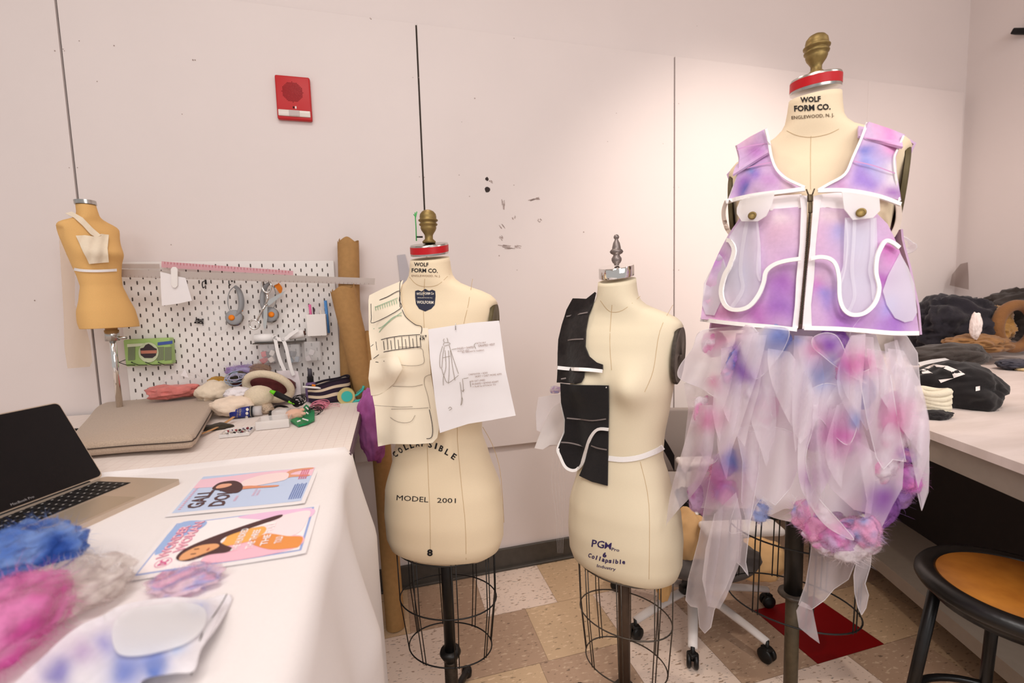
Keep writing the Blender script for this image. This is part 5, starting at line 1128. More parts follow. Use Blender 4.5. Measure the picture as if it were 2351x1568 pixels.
def cutter(px,py,label,s=1,fl=1):
    g=root('rotary_cutter',ony(px,py,-.05),label,'rotary cutter'); W=lambda dx,dy,y=-.05:ony(px+dx*s*fl,py+dy*s,y)
    obj('handle',tube(spl([W(2,-78),W(12,-68),W(18,-48),W(18,-25),W(12,-12),W(4,-2)],6),.012,12,rf=lambda t:.45+.75*math.sin(PI*min(1,t*.9+.1)),flat=.7),M_gcut,g)
    obj('guard',tube(spl([W(2,-78),W(-10,-66),W(-15,-45),W(-13,-25),W(-3,-8)],6),.0016,8),M_gcut,g)
    c=W(0,0); obj('blade_housing',lathe([(0,-.006),(.026,-.006),(.029,-.003),(.029,.003),(.024,.006),(0,.006)],c,32,axis=(0,-1,0)),M_gcut,g)
    obj('blade',lathe([(0,-.0008),(.031,-.0008),(.031,.0008),(0,.0008)],c+Vector((.0,.006,-.002)),32,axis=(0,-1,0)),M_steel,g)
    obj('lock_button',lathe([(0,.006),(.011,.006),(.010,.010),(0,.011)],c+Vector((-.006*fl,0,0)),20,axis=(0,-1,0)),M_or,g)
    obj('slide_catch',box(W(20,-22).x,-.05,W(20,-22).z,.006,.010,.020,.002),M_or,g)
cutter(537,729,'grey and orange rotary cutter hanging left of the scissors',.92)
cutter(620,722,'grey and orange rotary cutter hanging behind the scissors',.92,-1)
o=flat('tape_cutter','white and orange round cutter hanging above right of the scissors','cutter',[(626,646),(634,644),(642,652),(648,662),(644,674),(636,664),(630,656)],-.048,M_or,.008,round_=True); flat('cap',None,None,[(625,648),(628,643),(636,643),(639,650),(634,653),(628,655)],-.054,M_plast,.006,par=o,round_=True)
sg_=root('scissors',ony(611,699,-.07),'silver dressmaking scissors hanging open on the pegboard','scissors')
W=lambda x,y,yy=-.07:ony(x,y,yy)
def ell(cx,cy,rx,ry,rot=0,y=-.07): return [W(cx+rx*math.cos(t)*math.cos(rot)-ry*math.sin(t)*math.sin(rot),cy+rx*math.cos(t)*math.sin(rot)+ry*math.sin(t)*math.cos(rot),y) for t in [2*PI*i/28 for i in range(28)]]
obj('handle',join(tube(ell(612,656,10.5,16,-.15),.0035,8,True),tube([W(613,672),W(615,686),W(611,699)],.0065,8,flat=.6)),M_chrome,sg_)
obj('handle',join(tube(ell(584,745,11.5,10.5,.2,-.074),.0035,8,True),tube([W(591,736,-.074),W(597,722,-.074),W(602,712,-.074),W(611,699,-.074)],.006,8,flat=.6)),M_chrome,sg_)
flat('blade',None,None,[(607,697),(615,690),(640,675),(658,666),(645,680),(618,702)],-.072,M_chrome,.002,par=sg_)
flat('blade',None,None,[(606,700),(614,698),(614,730),(611,752),(607,757),(604,745)],-.068,M_chrome,.002,par=sg_)
obj('pivot',lathe([(0,0),(.005,0),(.004,.003),(0,.003)],W(611,699,-.076),14,axis=(0,-1,0)),M_steel,sg_)
# white pen cup
a,b=W(706,722,-.045),W(753,769,-.045); cw,chh=(b.x-a.x),(a.z-b.z)
pcup=root('pen_cup',(a.x+cw/2,-.045,b.z),'white square cup of pens hanging at the right of the pegboard','cup')
cx,cz=a.x+cw/2,(a.z+b.z)/2
obj('cup',join(box(cx,-.048-.03,cz,cw,.004,chh,.0015),box(cx,-.016,cz,cw,.004,chh,.0015),box(a.x+.002,-.047,cz,.004,.062,chh,.0015),box(b.x-.002,-.047,cz,.004,.062,chh,.0015),box(cx,-.047,b.z+.002,cw,.062,.004,.0015)),M_plast,pcup,smooth=False)
for (px,top,c_,r_,lb,ct) in ((711,699,(226,110,160),.005,'pink marker in the white cup','pen'),(747,690,(80,140,205),.006,'blue marker in the white cup','pen'),(719,705,(70,50,60),.003,'dark thin pen in the middle of the white cup','pen'),(736,712,(225,215,205),.005,'pale short pen beside the blue marker in the white cup','pen')):
    p=W(px,top,-.047); q=Vector((p.x+.004,-.047,b.z+.008)); o=obj('marker_pen',cyl(q,p,r_,12),mcol(c_,.4),loc=q); tag(o,lb,ct)
# small shelf, ribbon, bins
sh_=root('peg_shelf',W(640,787,-.04),'narrow dark wire shelf with clear bins at the right of the pegboard','shelf')
s0,s1=W(585,788,-.04),W(700,788,-.04)
obj('shelf_plate',box((s0.x+s1.x)/2,-.045,s0.z,s1.x-s0.x,.06,.004,.001),M_greym,sh_,smooth=False)
M_clear=mat('clear_plastic',(.9,.88,.88),.12,alpha=.28,spec=.6)
def bin_(x0,y0,x1,y1,label,fill,name='clear_bin'):
    a,b=W(x0,y0,-.045),W(x1,y1,-.045); cx=(a.x+b.x)/2; cz=(a.z+b.z)/2; w_1=b.x-a.x; h_1=a.z-b.z
    g=root(name,(cx,-.045,b.z),label,'container')
    obj('shell',box(cx,-.046,cz,w_1,.055,h_1,.004),M_clear,g)
    rd=random.Random(int(x0)); 
    for i,c_ in enumerate(fill):
        xx=a.x+w_1*(.15+.7*((i*.37)%1)); zz=b.z+h_1*(.12+.6*((i*.53)%1)); obj('content',box(xx,-.045-.01*rd.random(),zz,w_1*.32,.02,h_1*.28,.002,R=Matrix.Rotation(rd.uniform(-.6,.6),3,'Y')),mcol(c_),g,smooth=False)
    return g
bin_(598,790,637,831,'clear bin with red and black supplies under the white ribbon',[(190,50,60),(60,40,44),(225,210,200),(200,60,70),(70,50,50),(226,216,208),(170,40,50)])
bin_(662,790,693,830,'clear bin with blue-grey contents in the middle of the three bins',[(120,140,155),(70,70,75),(140,150,165),(110,110,118)])
bin_(700,784,740,826,'clear bin with white label, rightmost of the three bins',[(205,195,195),(214,206,206)])
rb=root('ribbon_roll',W(605,777,-.05),'white ribbon roll on the peg shelf with two loose ends hanging','ribbon')
obj('roll',tube([W(585,777,-.05),W(628,776,-.05)],.017,20,flat=1),M_bias,rb)
obj('roll',tube([W(664,772,-.06),W(698,765,-.06)],.016,18),M_bias,rb)
obj('core',tube([W(697,765,-.06),W(701,764,-.06)],.009,14),mcol((90,60,50)),rb)
for pl in ([(629,770),(633,785),(638,810),(646,835),(656,856)],[(648,775),(656,795),(662,820),(668,845),(674,862)],[(628,774),(650,780),(668,768),(685,756)]):
    o=strokes('ribbon_tail',[pl],8,Sw(-.085),M_bias,rb,thick=.001)
# green box held by wire hooks
gb=root('notions_box',W(346,809,-.045),'green clear-lidded notions box with round sticker hanging on the pegboard','box')
a,b=W(290,779,-.03),W(402,834,-.03); cx,cz=(a.x+b.x)/2,(a.z+b.z)/2
obj('box',box(cx,-.035,cz,b.x-a.x,.036,a.z-b.z,.005),mat('green_plastic',rgb(168,200,120),.3,alpha=.92),gb)
flat('strip',None,None,[(292,790),(330,788),(330,794),(292,797)],-.0545,mcol((214,220,190)),.001,par=gb); flat('strip',None,None,[(362,786),(396,782),(396,789),(362,793)],-.0545,mcol((70,90,160)),.001,par=gb)
for x0 in (294,360,378): flat('compartment',None,None,[(x0,797),(x0+16,796),(x0+16,826),(x0,828)],-.0545,mcol((120,130,100)),.001,par=gb)
flat('sticker',None,None,[(341+23*math.cos(t),809+23*math.sin(t)) for t in [2*PI*i/24 for i in range(24)]],-.056,mcol((196,205,170)),.001,par=gb)
flat('sticker_print',None,None,[(322,800),(330,798),(334,792),(341,789),(348,793),(354,798),(360,801),(358,816),(350,822),(332,822),(323,815)],-.0572,mcol((62,50,54)),.0006,par=gb)
flat('sticker_band',None,None,[(323,805),(360,804),(360,811),(324,812)],-.0580,mcol((186,120,100)),.0006,par=gb)
for x0 in (288,316,348,376):
    p=W(x0,826,-.014); obj('wire_hook',tube([p,p+Vector((0,-.045,-.004)),W(x0+2,838,-.058),W(x0+22,838,-.058)],.0014,6),M_black,gb)
flat('plastic_disc','thin clear round template with handwriting hanging on the pegboard','template',[(492+38*math.cos(t),728+40*math.sin(t)) for t in [2*PI*i/30 for i in range(30)]],-.02,mat('film',(.95,.93,.92),.2,alpha=.12),.0008)
o=obj('handwriting',join(tx('Bit',457,737,12,22,S_y(-.0225),rot=-1.5,bold=.04)),M_ink,smooth=False); o.parent=None
tag(o,'black handwritten mark on the clear template on the pegboard','writing')
# ---------------------------------------------------------------- kraft paper rolls
def roll(name,p0,p1,r,label,seam=True,cutz=0):
    p0=Vector(p0);p1=Vector(p1); g=root(name,p0,label,'paper roll','kraft paper rolls leaning in the corner behind the forms')
    ax=(p1-p0).normalized(); s=ax.orthogonal().normalized(); t=ax.cross(s); rows=[]
    N=44; 
    for k in range(26):
        q=k/25; row=[]
        for i in range(N+1):
            a=2*PI*i/N*1.12; rr=r*(1-.10*i/N)*(1+.03*noise.noise(Vector((q*6,a,r*50))))
            e=(.018*noise.noise(Vector((a*.9,r*99,1))) if k==25 else 0)
            row.append(p0.lerp(p1,q)+ax*e+(s*math.cos(a+2.2)+t*math.sin(a+2.2))*rr)
        rows.append(row)
    obj('paper',grid(rows),M_kraft,g,solid=.0012)
    obj('inner_layers',tube([p0+ax*.002,p1-ax*.03],r*.82,24),mat('kraft_inner_%d'%int(r*1e4),rgb(150,110,66),.85),g)
_a=ony(806,893,-.055)
roll('kraft_paper_roll',(_a.x,-.055,TZ+.001),tuple(ony(800,553,-.055)),.041,'tallest flattened kraft paper roll standing upright behind the steel ruler')
rB=ony(787,662,-.15); rB0=onz(935,1330,.0)
_b=onz(853,912,TZ+.001)
roll('kraft_paper_roll',(_b.x-.012,min(_b.y,-.10),TZ+.001),tuple(rB),.046,'leaning kraft paper roll with a slanted top beside the pegboard')
roll('kraft_paper_roll',tuple(onz(903,1440,0)+Vector((.01,.0,0))),tuple(ony(848,762,-.125)+Vector((.012,0,0))),.037,'brown kraft paper roll standing on the floor beside the cream form')
# ruler standing behind the cream form, green swatch by its finial
o=sheet('ruler',[(912,586),(930,584),(948,650),(935,700),(925,700)],S_y(-.004),mat('grey_square',rgb(185,178,182),.4),None,thick=.003); tag(o,'grey metal ruler hanging on the wall just left of the cream form neck','ruler')
fq=D1; 
o=obj('green_pin_tie',join(tube([dep(956,553,1.30),dep(955,520,1.30),dep(953,488,1.30)],.0016,8),tube([dep(950,492,1.30),dep(954,500,1.30),dep(957,486,1.30)],.0016,8)),mcol((60,160,80),.5)); tag(o,'thin green plastic tie standing beside the brass finial of the cream form','tie')
o=obj('finial_screw',cyl(dep(957,544,1.305),dep(970,544,1.315),.0025,10),M_blackm,D1)
# purple cloth hanging at the table end
v,f=lump(dep(856,975,1.62),(.052,.06,.135),.16,2.4,31,5)
pq=mat('plum_wool_cloth',rgb(186,110,178),.9,vscale=11,c2=rgb(140,60,120),bump=.3,bscale=40)
o=obj('purple_cloth',(v,f),pq); tag(o,'mottled purple cloth bundle hanging at the right end of the cutting table','cloth')
# ---------------------------------------------------------------- clutter on the cutting table
def G(px,py,Y): return ony(px,py,Y)
def kpx(P): return toPx(P)[2]/FPX
def folds(c,r,seed,amp=.12,fr=5,sub=5,flatz=None,ridge=.16):
    b=bmesh.new(); bmesh.ops.create_icosphere(b,subdivisions=sub,radius=1); V=[]
    o=Vector((seed*3.7,seed*1.3,seed))
    for v in b.verts:
        n=v.co.normalized(); w=noise.noise_vector(n*1.4+o)*.7
        k=1+amp*noise.fractal(n*1.6+o,1,2,3)*1.5-ridge*abs(noise.noise(n*fr*.55+w*2+o))+ridge*.4
        p=Vector((n.x*r[0]*k,n.y*r[1]*k,n.z*r[2]*k))+Vector(c)
        if flatz is not None: p.z=max(p.z,flatz+.001*(p.z<flatz))
        V.append(p)
    F=[[v.index for v in f.verts] for f in b.faces]; b.free(); return V,F
def pile(name,label,cat,px,py,Y,rx,rz,ry,M,seed,grp=None,amp=.12,fr=5,ridge=.16,sub=4,par=None):
    c=G(px,py,Y); k=kpx(c); o=obj(name,folds(c,(rx*k,ry,rz*k),seed,amp,fr,sub,TZ+.001,ridge),M,par)
    if label: tag(o,label,cat,grp)
    return o
fab=lambda nm,c,v=.12,b=.3,s=30:mat(nm,rgb(*c),.9,var=v,vscale=s,bump=b,bscale=s*6,sheen=.15)
pile('tissue_paper','crumpled coral red tissue behind the laptop sleeve','paper',398,899,-.10,50,15,.05,fab('coral_tissue',(226,132,124),.25,.5),71,ridge=.3,amp=.2)
o=pile('plastic_bag','clear crumpled plastic bag above the coral tissue','bag',420,880,-.07,40,24,.03,mat('clear_film',(.95,.93,.92),.15,alpha=.16,spec=.6),72,ridge=.3)
o=sheet('paper_cone',[(425,847),(415,862),(434,868)],S_y(-.10),M_paper,None,thick=.002,res=8); tag(o,'small white paper triangle sticking out of the clear plastic bag','paper')
pile('muslin_cloth','crumpled cream muslin cloth between the sleeve and the yellow yarn','cloth',497,900,-.14,36,26,.06,fab('cream_muslin',(232,214,190),.05,.3),73,ridge=.35)
pile('yarn_ball','fuzzy mustard yellow yarn ball in front of the pegboard','yarn',502,877,-.10,21,12,.035,fab('mustard_yarn',(200,145,20),.3,.8,120),74)
def yarn(nm,label,px,py,Y,rx,ry,n,r,M,seed,extra=0,grp=None,cat='yarn'):
    rd=random.Random(seed); c=G(px,py,Y); k=kpx(c); P=[]
    for i in range(n*10):
        t=i/10*2*PI; a=rd.uniform(.6,1); 
        P.append(c+Vector((math.cos(t)*rx*k*(.75+.25*math.sin(t*.37+seed)),math.sin(t*.53+seed)*.03,math.sin(t)*ry*k*(.7+.3*math.sin(t*.21)))))
    o=obj(nm,tube(spl(P,3),r,6),M); 
    if label: tag(o,label,cat,grp)
    return o
yarn('yarn_skein','loose pale blue yarn loops in front of the lavender wool',545,868,-.13,24,16,9,.0014,fab('pale_blue_yarn',(170,185,210),.1),5)
yarn('yarn_skein','grey-lilac yarn skein looped over the burgundy cushion',543,865,-.16,18,7,7,.0016,fab('grey_lilac_yarn',(170,165,190),.1),8)
o=wool('wool_clump',G(556,850,-.09),(.060,.03,.020),[rgb(190,165,215),rgb(180,150,205),rgb(200,190,230)],None,fib=500,seed=62,L=.5,amp=.3); tag(o,'lavender wool fluff on top of the pile by the pegboard','wool')
o=wool('wool_clump',G(594,850,-.10),(.042,.03,.026),[rgb(190,160,135),rgb(175,145,125)],None,fib=400,seed=63,L=.4,amp=.3); tag(o,'beige brown wool fluff right of the lavender wool','wool')
pile('dark_cloth_scrap','dark olive scrap between the lavender and pale blue yarn','cloth',548,862,-.12,18,11,.03,fab('olive_scrap',(70,62,46)),75)
pile('cushion','burgundy cushion behind the white knitted ring','cushion',602,892,-.10,72,30,.05,fab('burgundy_velvet',(104,46,46),.3,.3),76,ridge=.05,amp=.05)
# knitted ring
M_knit=mat('cream_knit',rgb(232,214,186),.95,var=.12,vscale=200,bump=.6,bscale=260,stretch=(1,1,2.2),sheen=.2)
c=G(617,888,-.16); k=kpx(c)
o=obj('knitted_ring',tube([c+Vector((math.cos(t)*46*k,-.02*math.sin(t),math.sin(t)*31*k-.004*math.cos(t)*4)) for t in [2*PI*i/60 for i in range(60)]],8.5*k,14,True),M_knit); tag(o,'thick cream knitted ring standing around the burgundy cushion','ring')
v,f=lump(G(594,911,-.24),(30*.00158,.04,26*.00158),.07,2,77,4); o=obj('stuffed_knit_ball',(v,f),M_knit); tag(o,'round stuffed cream knit ball in front of the knitted ring','ball')
v,f=lump(G(612,938,-.26),(14*.00158,.03,12*.00158),.15,3,78,4); o=obj('bead_trim',(v,f),mat('beaded_cream',rgb(222,196,170),.5,var=.4,vscale=220,bump=.8,bscale=220)); tag(o,'clump of cream beaded trim below the knit ball','trim')
o=sheet('paper_bag',[(634,852),(662,850),(684,852),(690,880),(692,930),(660,925),(650,900),(655,870)],S_y(-.075),mat('white_tissue',rgb(234,224,226),.8),None,thick=.002,res=10,wob=(.008,.09,.4)); tag(o,'white paper sheet standing behind the knitted ring','paper')
pile('ruffle_cloth','gathered white ruffle cloth left of the knit ball','cloth',546,903,-.22,26,13,.035,fab('white_ruffle',(238,230,232),.03,.2),79,ridge=.5,fr=9)
pile('fleece_cloth','folded cream fleece cloth between sleeve and blue tube','cloth',535,932,-.27,44,22,.05,fab('cream_fleece',(240,218,196),.04,.3),80,ridge=.25,fr=3)
pile('dark_pouch','dark olive pouch wedged under the laptop sleeve edge','pouch',497,985,-.42,34,12,.03,fab('dark_olive',(58,48,34)),81)
o=obj('wooden_strip',tube(spl([G(462,996,-.52),G(490,985,-.46),G(515,972,-.40),G(537,957,-.36)],6),.006,8,flat=.3),mat('light_wood',rgb(200,150,100),.6,var=.2)); tag(o,'thin curved wooden strip coming out from under the laptop sleeve','strip')
# blue tube
a,b=onz(531,962,TZ)+Vector((0,0,.020)),onz(603,955,TZ)+Vector((0,0,.020)); tb=root('glue_tube',(a+b)/2-Vector((0,0,.02)),'blue tube with clear cap lying between the fleece and the beads','tube')
ax=b-a; 
obj('barrel',tube([a,a+ax*.62],.0185,24),mcol((44,52,128),.35),tb); obj('band',tube([a+ax*.62,a+ax*.72],.0188,24),mcol((30,30,34),.4),tb); obj('band',tube([a+ax*.645,a+ax*.655],.0191,24),mcol((225,215,205),.4),tb); obj('cap',tube([a+ax*.72,a+ax*.99],.0165,20),mat('clear_cap',(.85,.8,.8),.1,alpha=.55),tb)
bvt=bvh_of(tube([a,a+ax*.62],.0185,24)); St=S_bvh(bvt)
for py in (940,949,958):
    obj('print_dot',sheet2([(566+3.4*math.cos(t)+ (958-py)*.1,py+3.6*math.sin(t)) for t in [2*PI*i/12 for i in range(12)]],St,res=4,sm=0,off=.0006)[:2],mcol((226,216,206)),tb)
obj('lettering',join(tx('BEADS',551,946,16,5,St,rot=-1.5),tx('Glass glue',545,949,22,4,St,rot=-1.5)),mcol((190,170,130)),tb,smooth=False)
# clear boxes
def clearbox(name,label,x0,y0,x1,y1,w_,h_,dpt,rz,cat='box'):
    P=onz(x0,y0,TZ); Q=onz(x1,y1,TZ); c=(P+Q)/2; L=(Q-P).length; an=math.atan2(Q.y-P.y,Q.x-P.x); nrm=Vector((-math.sin(an),math.cos(an),0)); c=c+nrm*dpt/2
    g=root(name,c,label,cat); R3=Matrix.Rotation(an,3,'Z')
    def B(u,v,z,a,b_,h): q=R3@Vector((u,v,0))+c; return box(q.x,q.y,TZ+z,a,b_,h,.0008,rz=an)
    obj('tray',join(B(0,0,.003,L,dpt,.0016),B(0,-dpt/2,h_/2+.002,L,.0015,h_),B(0,dpt/2,h_/2+.002,L,.0015,h_),B(-L/2,0,h_/2+.002,.0015,dpt,h_),B(L/2,0,h_/2+.002,.0015,dpt,h_)),M_clear2,g,smooth=False)
    return g,c,R3,L
M_clear2=mat('clear_acrylic',(.92,.88,.86),.1,alpha=.42,spec=.7)
g1,c1_,R1,L1=clearbox('clear_box','clear plastic box of seed beads in front of the green tag',588,990,664,982,0,.026,.075,0)
rd=random.Random(6)
bd=[]
for i in range(260): 
    q=c1_+R1@Vector((rd.uniform(-.46,.46)*L1,rd.uniform(-.44,.44)*.075,0)); bd.append(lathe([(0,-.0012),(.0014,0),(0,.0012)],(q.x,q.y,TZ+.006+rd.random()*.006),5))
o=obj('seed_beads',join(*bd),mcol((225,210,190),.3),g1); o['kind']='stuff'
P=G(646,950,-.36); obj('lid',box(P.x,P.y,P.z,.05,.045,.034,.006,rz=-.1),M_clear2,g1)
g2,c2_,R2,L2=clearbox('bead_tray','clear sectioned bead tray beside the laptop sleeve',503,1008,572,1001,0,.010,.070,0,'tray')
bc_=[(40,32,36),(220,206,190),(60,58,90),(230,222,215),(150,50,60),(200,190,205),(34,30,34),(235,225,210),(190,175,160),(120,40,50)]
for i in range(30):
    q=c2_+R2@Vector(((i%6-2.5)/6*L2*.95+rd.uniform(-.003,.003),(i//6-2)/5*.064+rd.uniform(-.002,.002),0)); r_=rd.uniform(.0022,.004)
    o=obj('charm',lump((q.x,q.y,TZ+.005+r_),(r_,r_,r_),.2,2,i,2),mcol(bc_[rd.randrange(10)],.25),g2)
obj('divider',join(*[ (lambda q:box(q.x,q.y,TZ+.007,.001,.066,.008,0,rz=math.atan2(R2[1][0],R2[0][0])))(c2_+R2@Vector(((j-1.5)/4*L2,0,0))) for j in range(4)]),M_clear2,g2,smooth=False)
# green tag
o=sheet('green_tag',[(666,966),(685,978),(704,973),(722,964),(722,944),(703,930),(697,936),(694,952),(680,960)],S_off(S_z(TZ+.006),.0),mcol((20,140,84),.4),None,thick=.006,res=8,wob=(.006,.1,.6)); tag(o,'bright green plastic tag with white marks beside the bead box','tag'); gt=o
strokes('white_mark',[[(694,961),(708,965)],[(703,946),(708,950)],[(702,934),(708,940)],[(682,968),(690,965)]],3,S_z(TZ+.020),M_paper,gt,smoothn=0)
v,f=lump(onz(676,952,TZ+.02),(.028,.02,.018),.1,2,84,4); o=obj('fabric_hand',(join((v,f),lump(onz(693,941,TZ+.03),(.009,.006,.006),.1,2,4,3),lump(onz(696,950,TZ+.022),(.009,.006,.006),.1,2,5,3))),fab('peach_jersey',(226,180,155),.03,.1)); tag(o,'peach stuffed fabric paw resting against the green tag','toy')
# black string of beads, craft knife pens, cord
M_cord=mcol((26,23,24),.6)
o=obj('bead_string',tube(spl([onz(622,962,TZ+.004),onz(620,948,TZ+.008),onz(628,937,TZ+.012),onz(640,932,TZ+.014),onz(655,934,TZ+.012),onz(662,938,TZ+.01)],8),.0045,8),M_cord); tag(o,'short black beaded string behind the clear box lid','beads')
yarn('cord_coil','black elastic cord tangle right of the green tag',724,941,-.33,18,9,6,.0011,M_cord,11,cat='cord'); yarn('cord_coil','black cord loops behind the green tipped pen',684,921,-.28,16,12,8,.0014,M_cord,13,cat='cord')
pn=root('craft_pen',G(655,912,-.27),'black craft pen with bright green tip pointing at the knit ball','pen')
a,b=G(632,903,-.27),G(684,928,-.28); obj('barrel',cyl(a,b,.0105,14,.009),M_cord,pn); obj('tip',cyl(a,a+(a-b)*.22,.0085,12,.005),mcol((110,210,30),.4),pn)
a,b=G(662,922,-.30),G(676,928,-.30); o=obj('marker_pen',cyl(a,b,.004,10,.0015),mcol((130,220,40),.4)); tag(o,'tiny pointed green pen cap lying on the black cord','pen')
yarn('thread_bundle','pink embroidery thread bundle in front of the striped pouch',735,929,-.26,20,8,10,.0016,mcol((214,130,150),.8),17,cat='thread'); yarn('thread_bundle','thin pink thread loop right of the thread bundle',766,936,-.24,18,8,3,.0010,mcol((222,150,165),.8),19,cat='thread')
# spray bottle
bp=G(715,905,-.10); sp=root('spray_bottle',Vector((bp.x,-.10,TZ)),'small purple spray bottle with black nozzle before the pegboard','bottle')
zt=ony(715,846,-.10).z-TZ; obj('body',lathe([(0,0),(.019,0),(.021,.004),(.021,zt*.45),(.017,zt*.56),(.010,zt*.60),(0,zt*.60)],(bp.x,-.10,TZ),24),mat('purple_bottle',rgb(120,96,140),.3,alpha=.9),sp)
obj('collar',lathe([(0,zt*.58),(.012,zt*.58),(.012,zt*.76),(0,zt*.76)],(bp.x,-.10,TZ),18),M_black,sp); obj('nozzle',lathe([(0,zt*.75),(.0095,zt*.75),(.0075,zt*.98),(.005,zt*1.0),(0,zt*1.0)],(bp.x,-.10,TZ),16),mcol((80,76,84),.5),sp)
# striped pouch
pc_=ony(757,905,-.13); po=root('striped_pouch',Vector((pc_.x,-.13,TZ)),'navy and cream striped zip pouch standing open by the pegboard','pouch')
kk=kpx(pc_); rx=44*kk; hh=.075; nb=14; cols_=[(48,36,52),(226,206,180)]
V=[];F=[];fm=[]; rows=[]
hs=[0,.004,.012,.022,.034,.044,.050,.060,.066,.078]
def pr(z,s=1): 
    q=z/.078; return [Vector((pc_.x+rx*s*math.cos(t)*(.96+.04*q)+.004*math.sin(3*t+z*40),-.13+.042*s*math.sin(t),TZ+.001+z+(.018*q*(math.cos(t)*.8)+.002*math.sin(4*t)))) for t in [2*PI*i/48 for i in range(48)]]
v,f=grid([pr(z,.9 if z==0 else 1) for z in hs],True); 
fmi=[]
band={0:0,1:0,2:0,3:1,4:0,5:0,6:1,7:0,8:0}
for i in range(len(hs)-1): fmi+=[band[i]]*48
obj('body',(v,f),[mcol(cols_[0],.9),mcol(cols_[1],.9)],po,fm=fmi,solid=.003)
obj('rim',tube(pr(.078),.004,8,True),mcol((34,28,40),.8),po)
v,f=grid([pr(.074,.9),pr(.03,.85),pr(.03,.02)],True); obj('lining',(v,f),fab('pouch_lining',(205,190,170),.2),po)
a,b=G(695,888,-.17),G(764,893,-.165); o=obj('pen',cyl(a,b,.0042,12),M_plast); tag(o,'white pen lying across the opening of the striped pouch','pen')
a,b=G(716,884,-.165),G(742,889,-.16); o=obj('pencil',cyl(a,b,.0040,8),M_or); tag(o,'short orange pencil beside the white pen on the striped pouch','pencil')
# tape dispenser
tc_=onz(798,923,TZ); td=root('tape_dispenser',tc_,'turquoise plastic tape dispenser at the right corner of the cutting table','tape dispenser')
M_tq=mcol((64,190,180),.35); Yd=tc_.y-.01; W=lambda x,y:ony(x,y,Yd)
c=W(797,909); k=kpx(c)
obj('tape_roll',lathe([(11*k,-.009),(19*k,-.009),(19*k,.009),(11*k,.009)],c+Vector((-.003,.0,0)),36,axis=(0,-1,0)),mat('yellowed_tape',rgb(205,190,130),.3),td,auto=True)
obj('hub',lathe([(3*k,-.012),(12*k,-.012),(12.5*k,-.008),(12.5*k,.008),(12*k,.012),(3*k,.012)],c,32,axis=(0,-1,0)),M_tq,td,auto=True)
obj('arm',join(tube([W(800,915),W(810,922),W(830,918),W(850,907)],.007,8,flat=.7),tube([W(808,912),W(822,905),W(832,896),W(835,886)],.0065,8,flat=.7),tube([W(797,928),W(812,927),W(832,920)],.006,8,flat=.6),tube([W(832,918),W(836,928),W(852,933)],.005,8,flat=.6),tube([W(797,918),W(797,930)],.009,8)),M_tq,td)
obj('cutter_blade',join(*[box(W(820+i*3,901-i*2.6).x,Yd,W(820+i*3,901-i*2.6).z,.003,.014,.003,0,R=Matrix.Rotation(.8,3,'Y')) for i in range(5)]),M_tq,td,smooth=False)
# ---------------------------------------------------------------- clothes on the right-hand table
def heap(name,label,cat,px,py,d,r,M,seed,amp=.12,fr=5,ridge=.2,sub=5):
    c=dep(px,py,d); o=obj(name,folds(c,r,seed,amp,fr,sub,TZ+.001,ridge),M); tag(o,label,cat); return o
M_bk1=fab('black_nylon',(34,30,38),.3,.5,12); M_bk2=fab('dark_brown_coat',(56,48,44),.3,.4,14); M_br=fab('brown_corduroy',(140,96,56),.2,.5,20); M_gold=mat('gold_satin',rgb(190,140,70),.4,var=.4,vscale=20,bump=.5,bscale=30,sheen=.3)
heap('black_garment','big black garment heaped at the back of the right table','garment',2185,748,2.40,(.21,.16,.15),M_bk1,91,ridge=.35,fr=6)
heap('black_jacket','black padded jacket curving behind the brown pouch','garment',2345,722,2.45,(.22,.14,.13),M_bk2,92,ridge=.3)
v,f=lump((0,0,0),(1,1,1),.05,3,5,3)
cB_=dep(2290,748,2.30); 
o=obj('brown_pouch',tube([cB_+Vector((math.cos(t)*.095,-.07-.02*math.cos(t),math.sin(t)*.105)) for t in [2*PI*i/40 for i in range(40)]],.026,12,True,rf=None),M_br); tag(o,'round brown fabric pouch ring full of gold satin','pouch')
heap('gold_satin','crumpled gold satin fabric stuffed inside the brown pouch','fabric',2288,748,2.30,(.082,.05,.088),M_gold,93,ridge=.6,fr=10,amp=.2)
heap('brown_garment','brown and tan cloth under the black garment','garment',2240,790,2.22,(.15,.10,.045),fab('tan_brown_cloth',(150,108,66),.3,.4),94,ridge=.3)
heap('white_tag_cloth','small white cloth tag between the black garment and the pouch','cloth',2240,748,2.14,(.022,.02,.06),fab('white_tag_fabric',(240,225,220),.02,.1),95,ridge=.1)
heap('grey_coat','dark grey coat lying flat in front of the black garment','garment',2175,815,2.0,(.20,.10,.05),M_bk2,96,ridge=.2,fr=3)
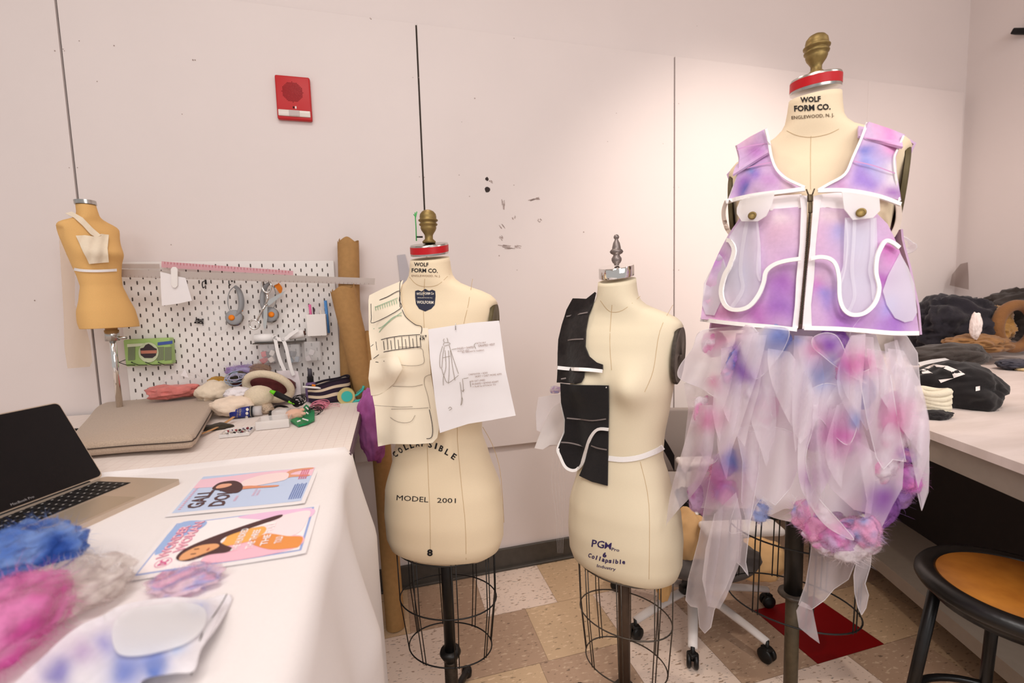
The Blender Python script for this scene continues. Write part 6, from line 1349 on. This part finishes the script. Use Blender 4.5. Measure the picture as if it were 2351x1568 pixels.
heap('grey_gloves','dark blue grey gloves lying at the right frame edge','gloves',2330,836,2.02,(.07,.05,.022),fab('slate_knit',(70,68,78),.2),97,ridge=.3)
heap('yellow_cloth_scrap','tiny pale yellow scrap under the grey gloves','cloth',2346,848,1.98,(.02,.02,.010),fab('pale_yellow',(226,200,150),.05),98)
cT=dep(2190,893,1.46); tb_=folds(cT,(.105,.11,.088),99,.10,4,5,TZ+.001,.18); tt=obj('tote_bag',tb_,M_black); tag(tt,'black tote bag with white printed stripes on the right table','bag')
BVt=bvh_of(tb_); STt=S_bvh(BVt); M_wp=mcol((226,218,214),.8)
for pl in ([(2108,832),(2140,825),(2170,822),(2180,826),(2150,832),(2112,840)],[(2112,850),(2142,836),(2176,840),(2205,852),(2216,859),(2190,868),(2184,853),(2160,843),(2140,842),(2118,854)],[(2155,872),(2190,868),(2160,879)],[(2116,854),(2130,850),(2146,860),(2138,856),(2118,858)],[(2240,888),(2250,886),(2250,896),(2240,898)]):
    sheet('white_print',pl,STt,M_wp,tt,thick=None,res=7,sm=0,off=.0012)
w0=dep(2142,918,1.33)
o=obj('wool_roving',join(*[tube([w0+Vector((math.cos(t)*.036,math.sin(t)*.03,-.028+.013*i+.004*math.sin(t*2+i))) for t in [2*PI*j/24 for j in range(24)]],.0105,8,True) for i in range(5)]),fab('white_roving',(226,216,192),.08,.3)); tag(o,'coiled white wool roving spilling from the black tote bag','wool')
heap('black_strap','black bag strap end lying below the wool coil','strap',2150,952,1.30,(.045,.03,.014),M_black,100,ridge=.1)
o=sheet('brown_mesh',[(2180,655),(2186,630),(2205,606),(2222,602),(2224,640),(2224,665)],S_d(2.74),sheer('brown_net',rgb(120,95,85),.5),None,thick=None,res=9,wob=(.006,.15,.5)); tag(o,'folded brown mesh fabric leaning in the corner above the black garment','fabric')
D_=ray(2344,72); tW=(4.43-CAM.x)/D_.x; P=CAM+D_*tW
o=obj('wall_bracket',box(P.x,P.y,P.z,.04,.07,.03,.006,R=Matrix.Rotation(.5,3,'X')),M_black); tag(o,'small black bracket on the right wall at the top right edge','bracket')
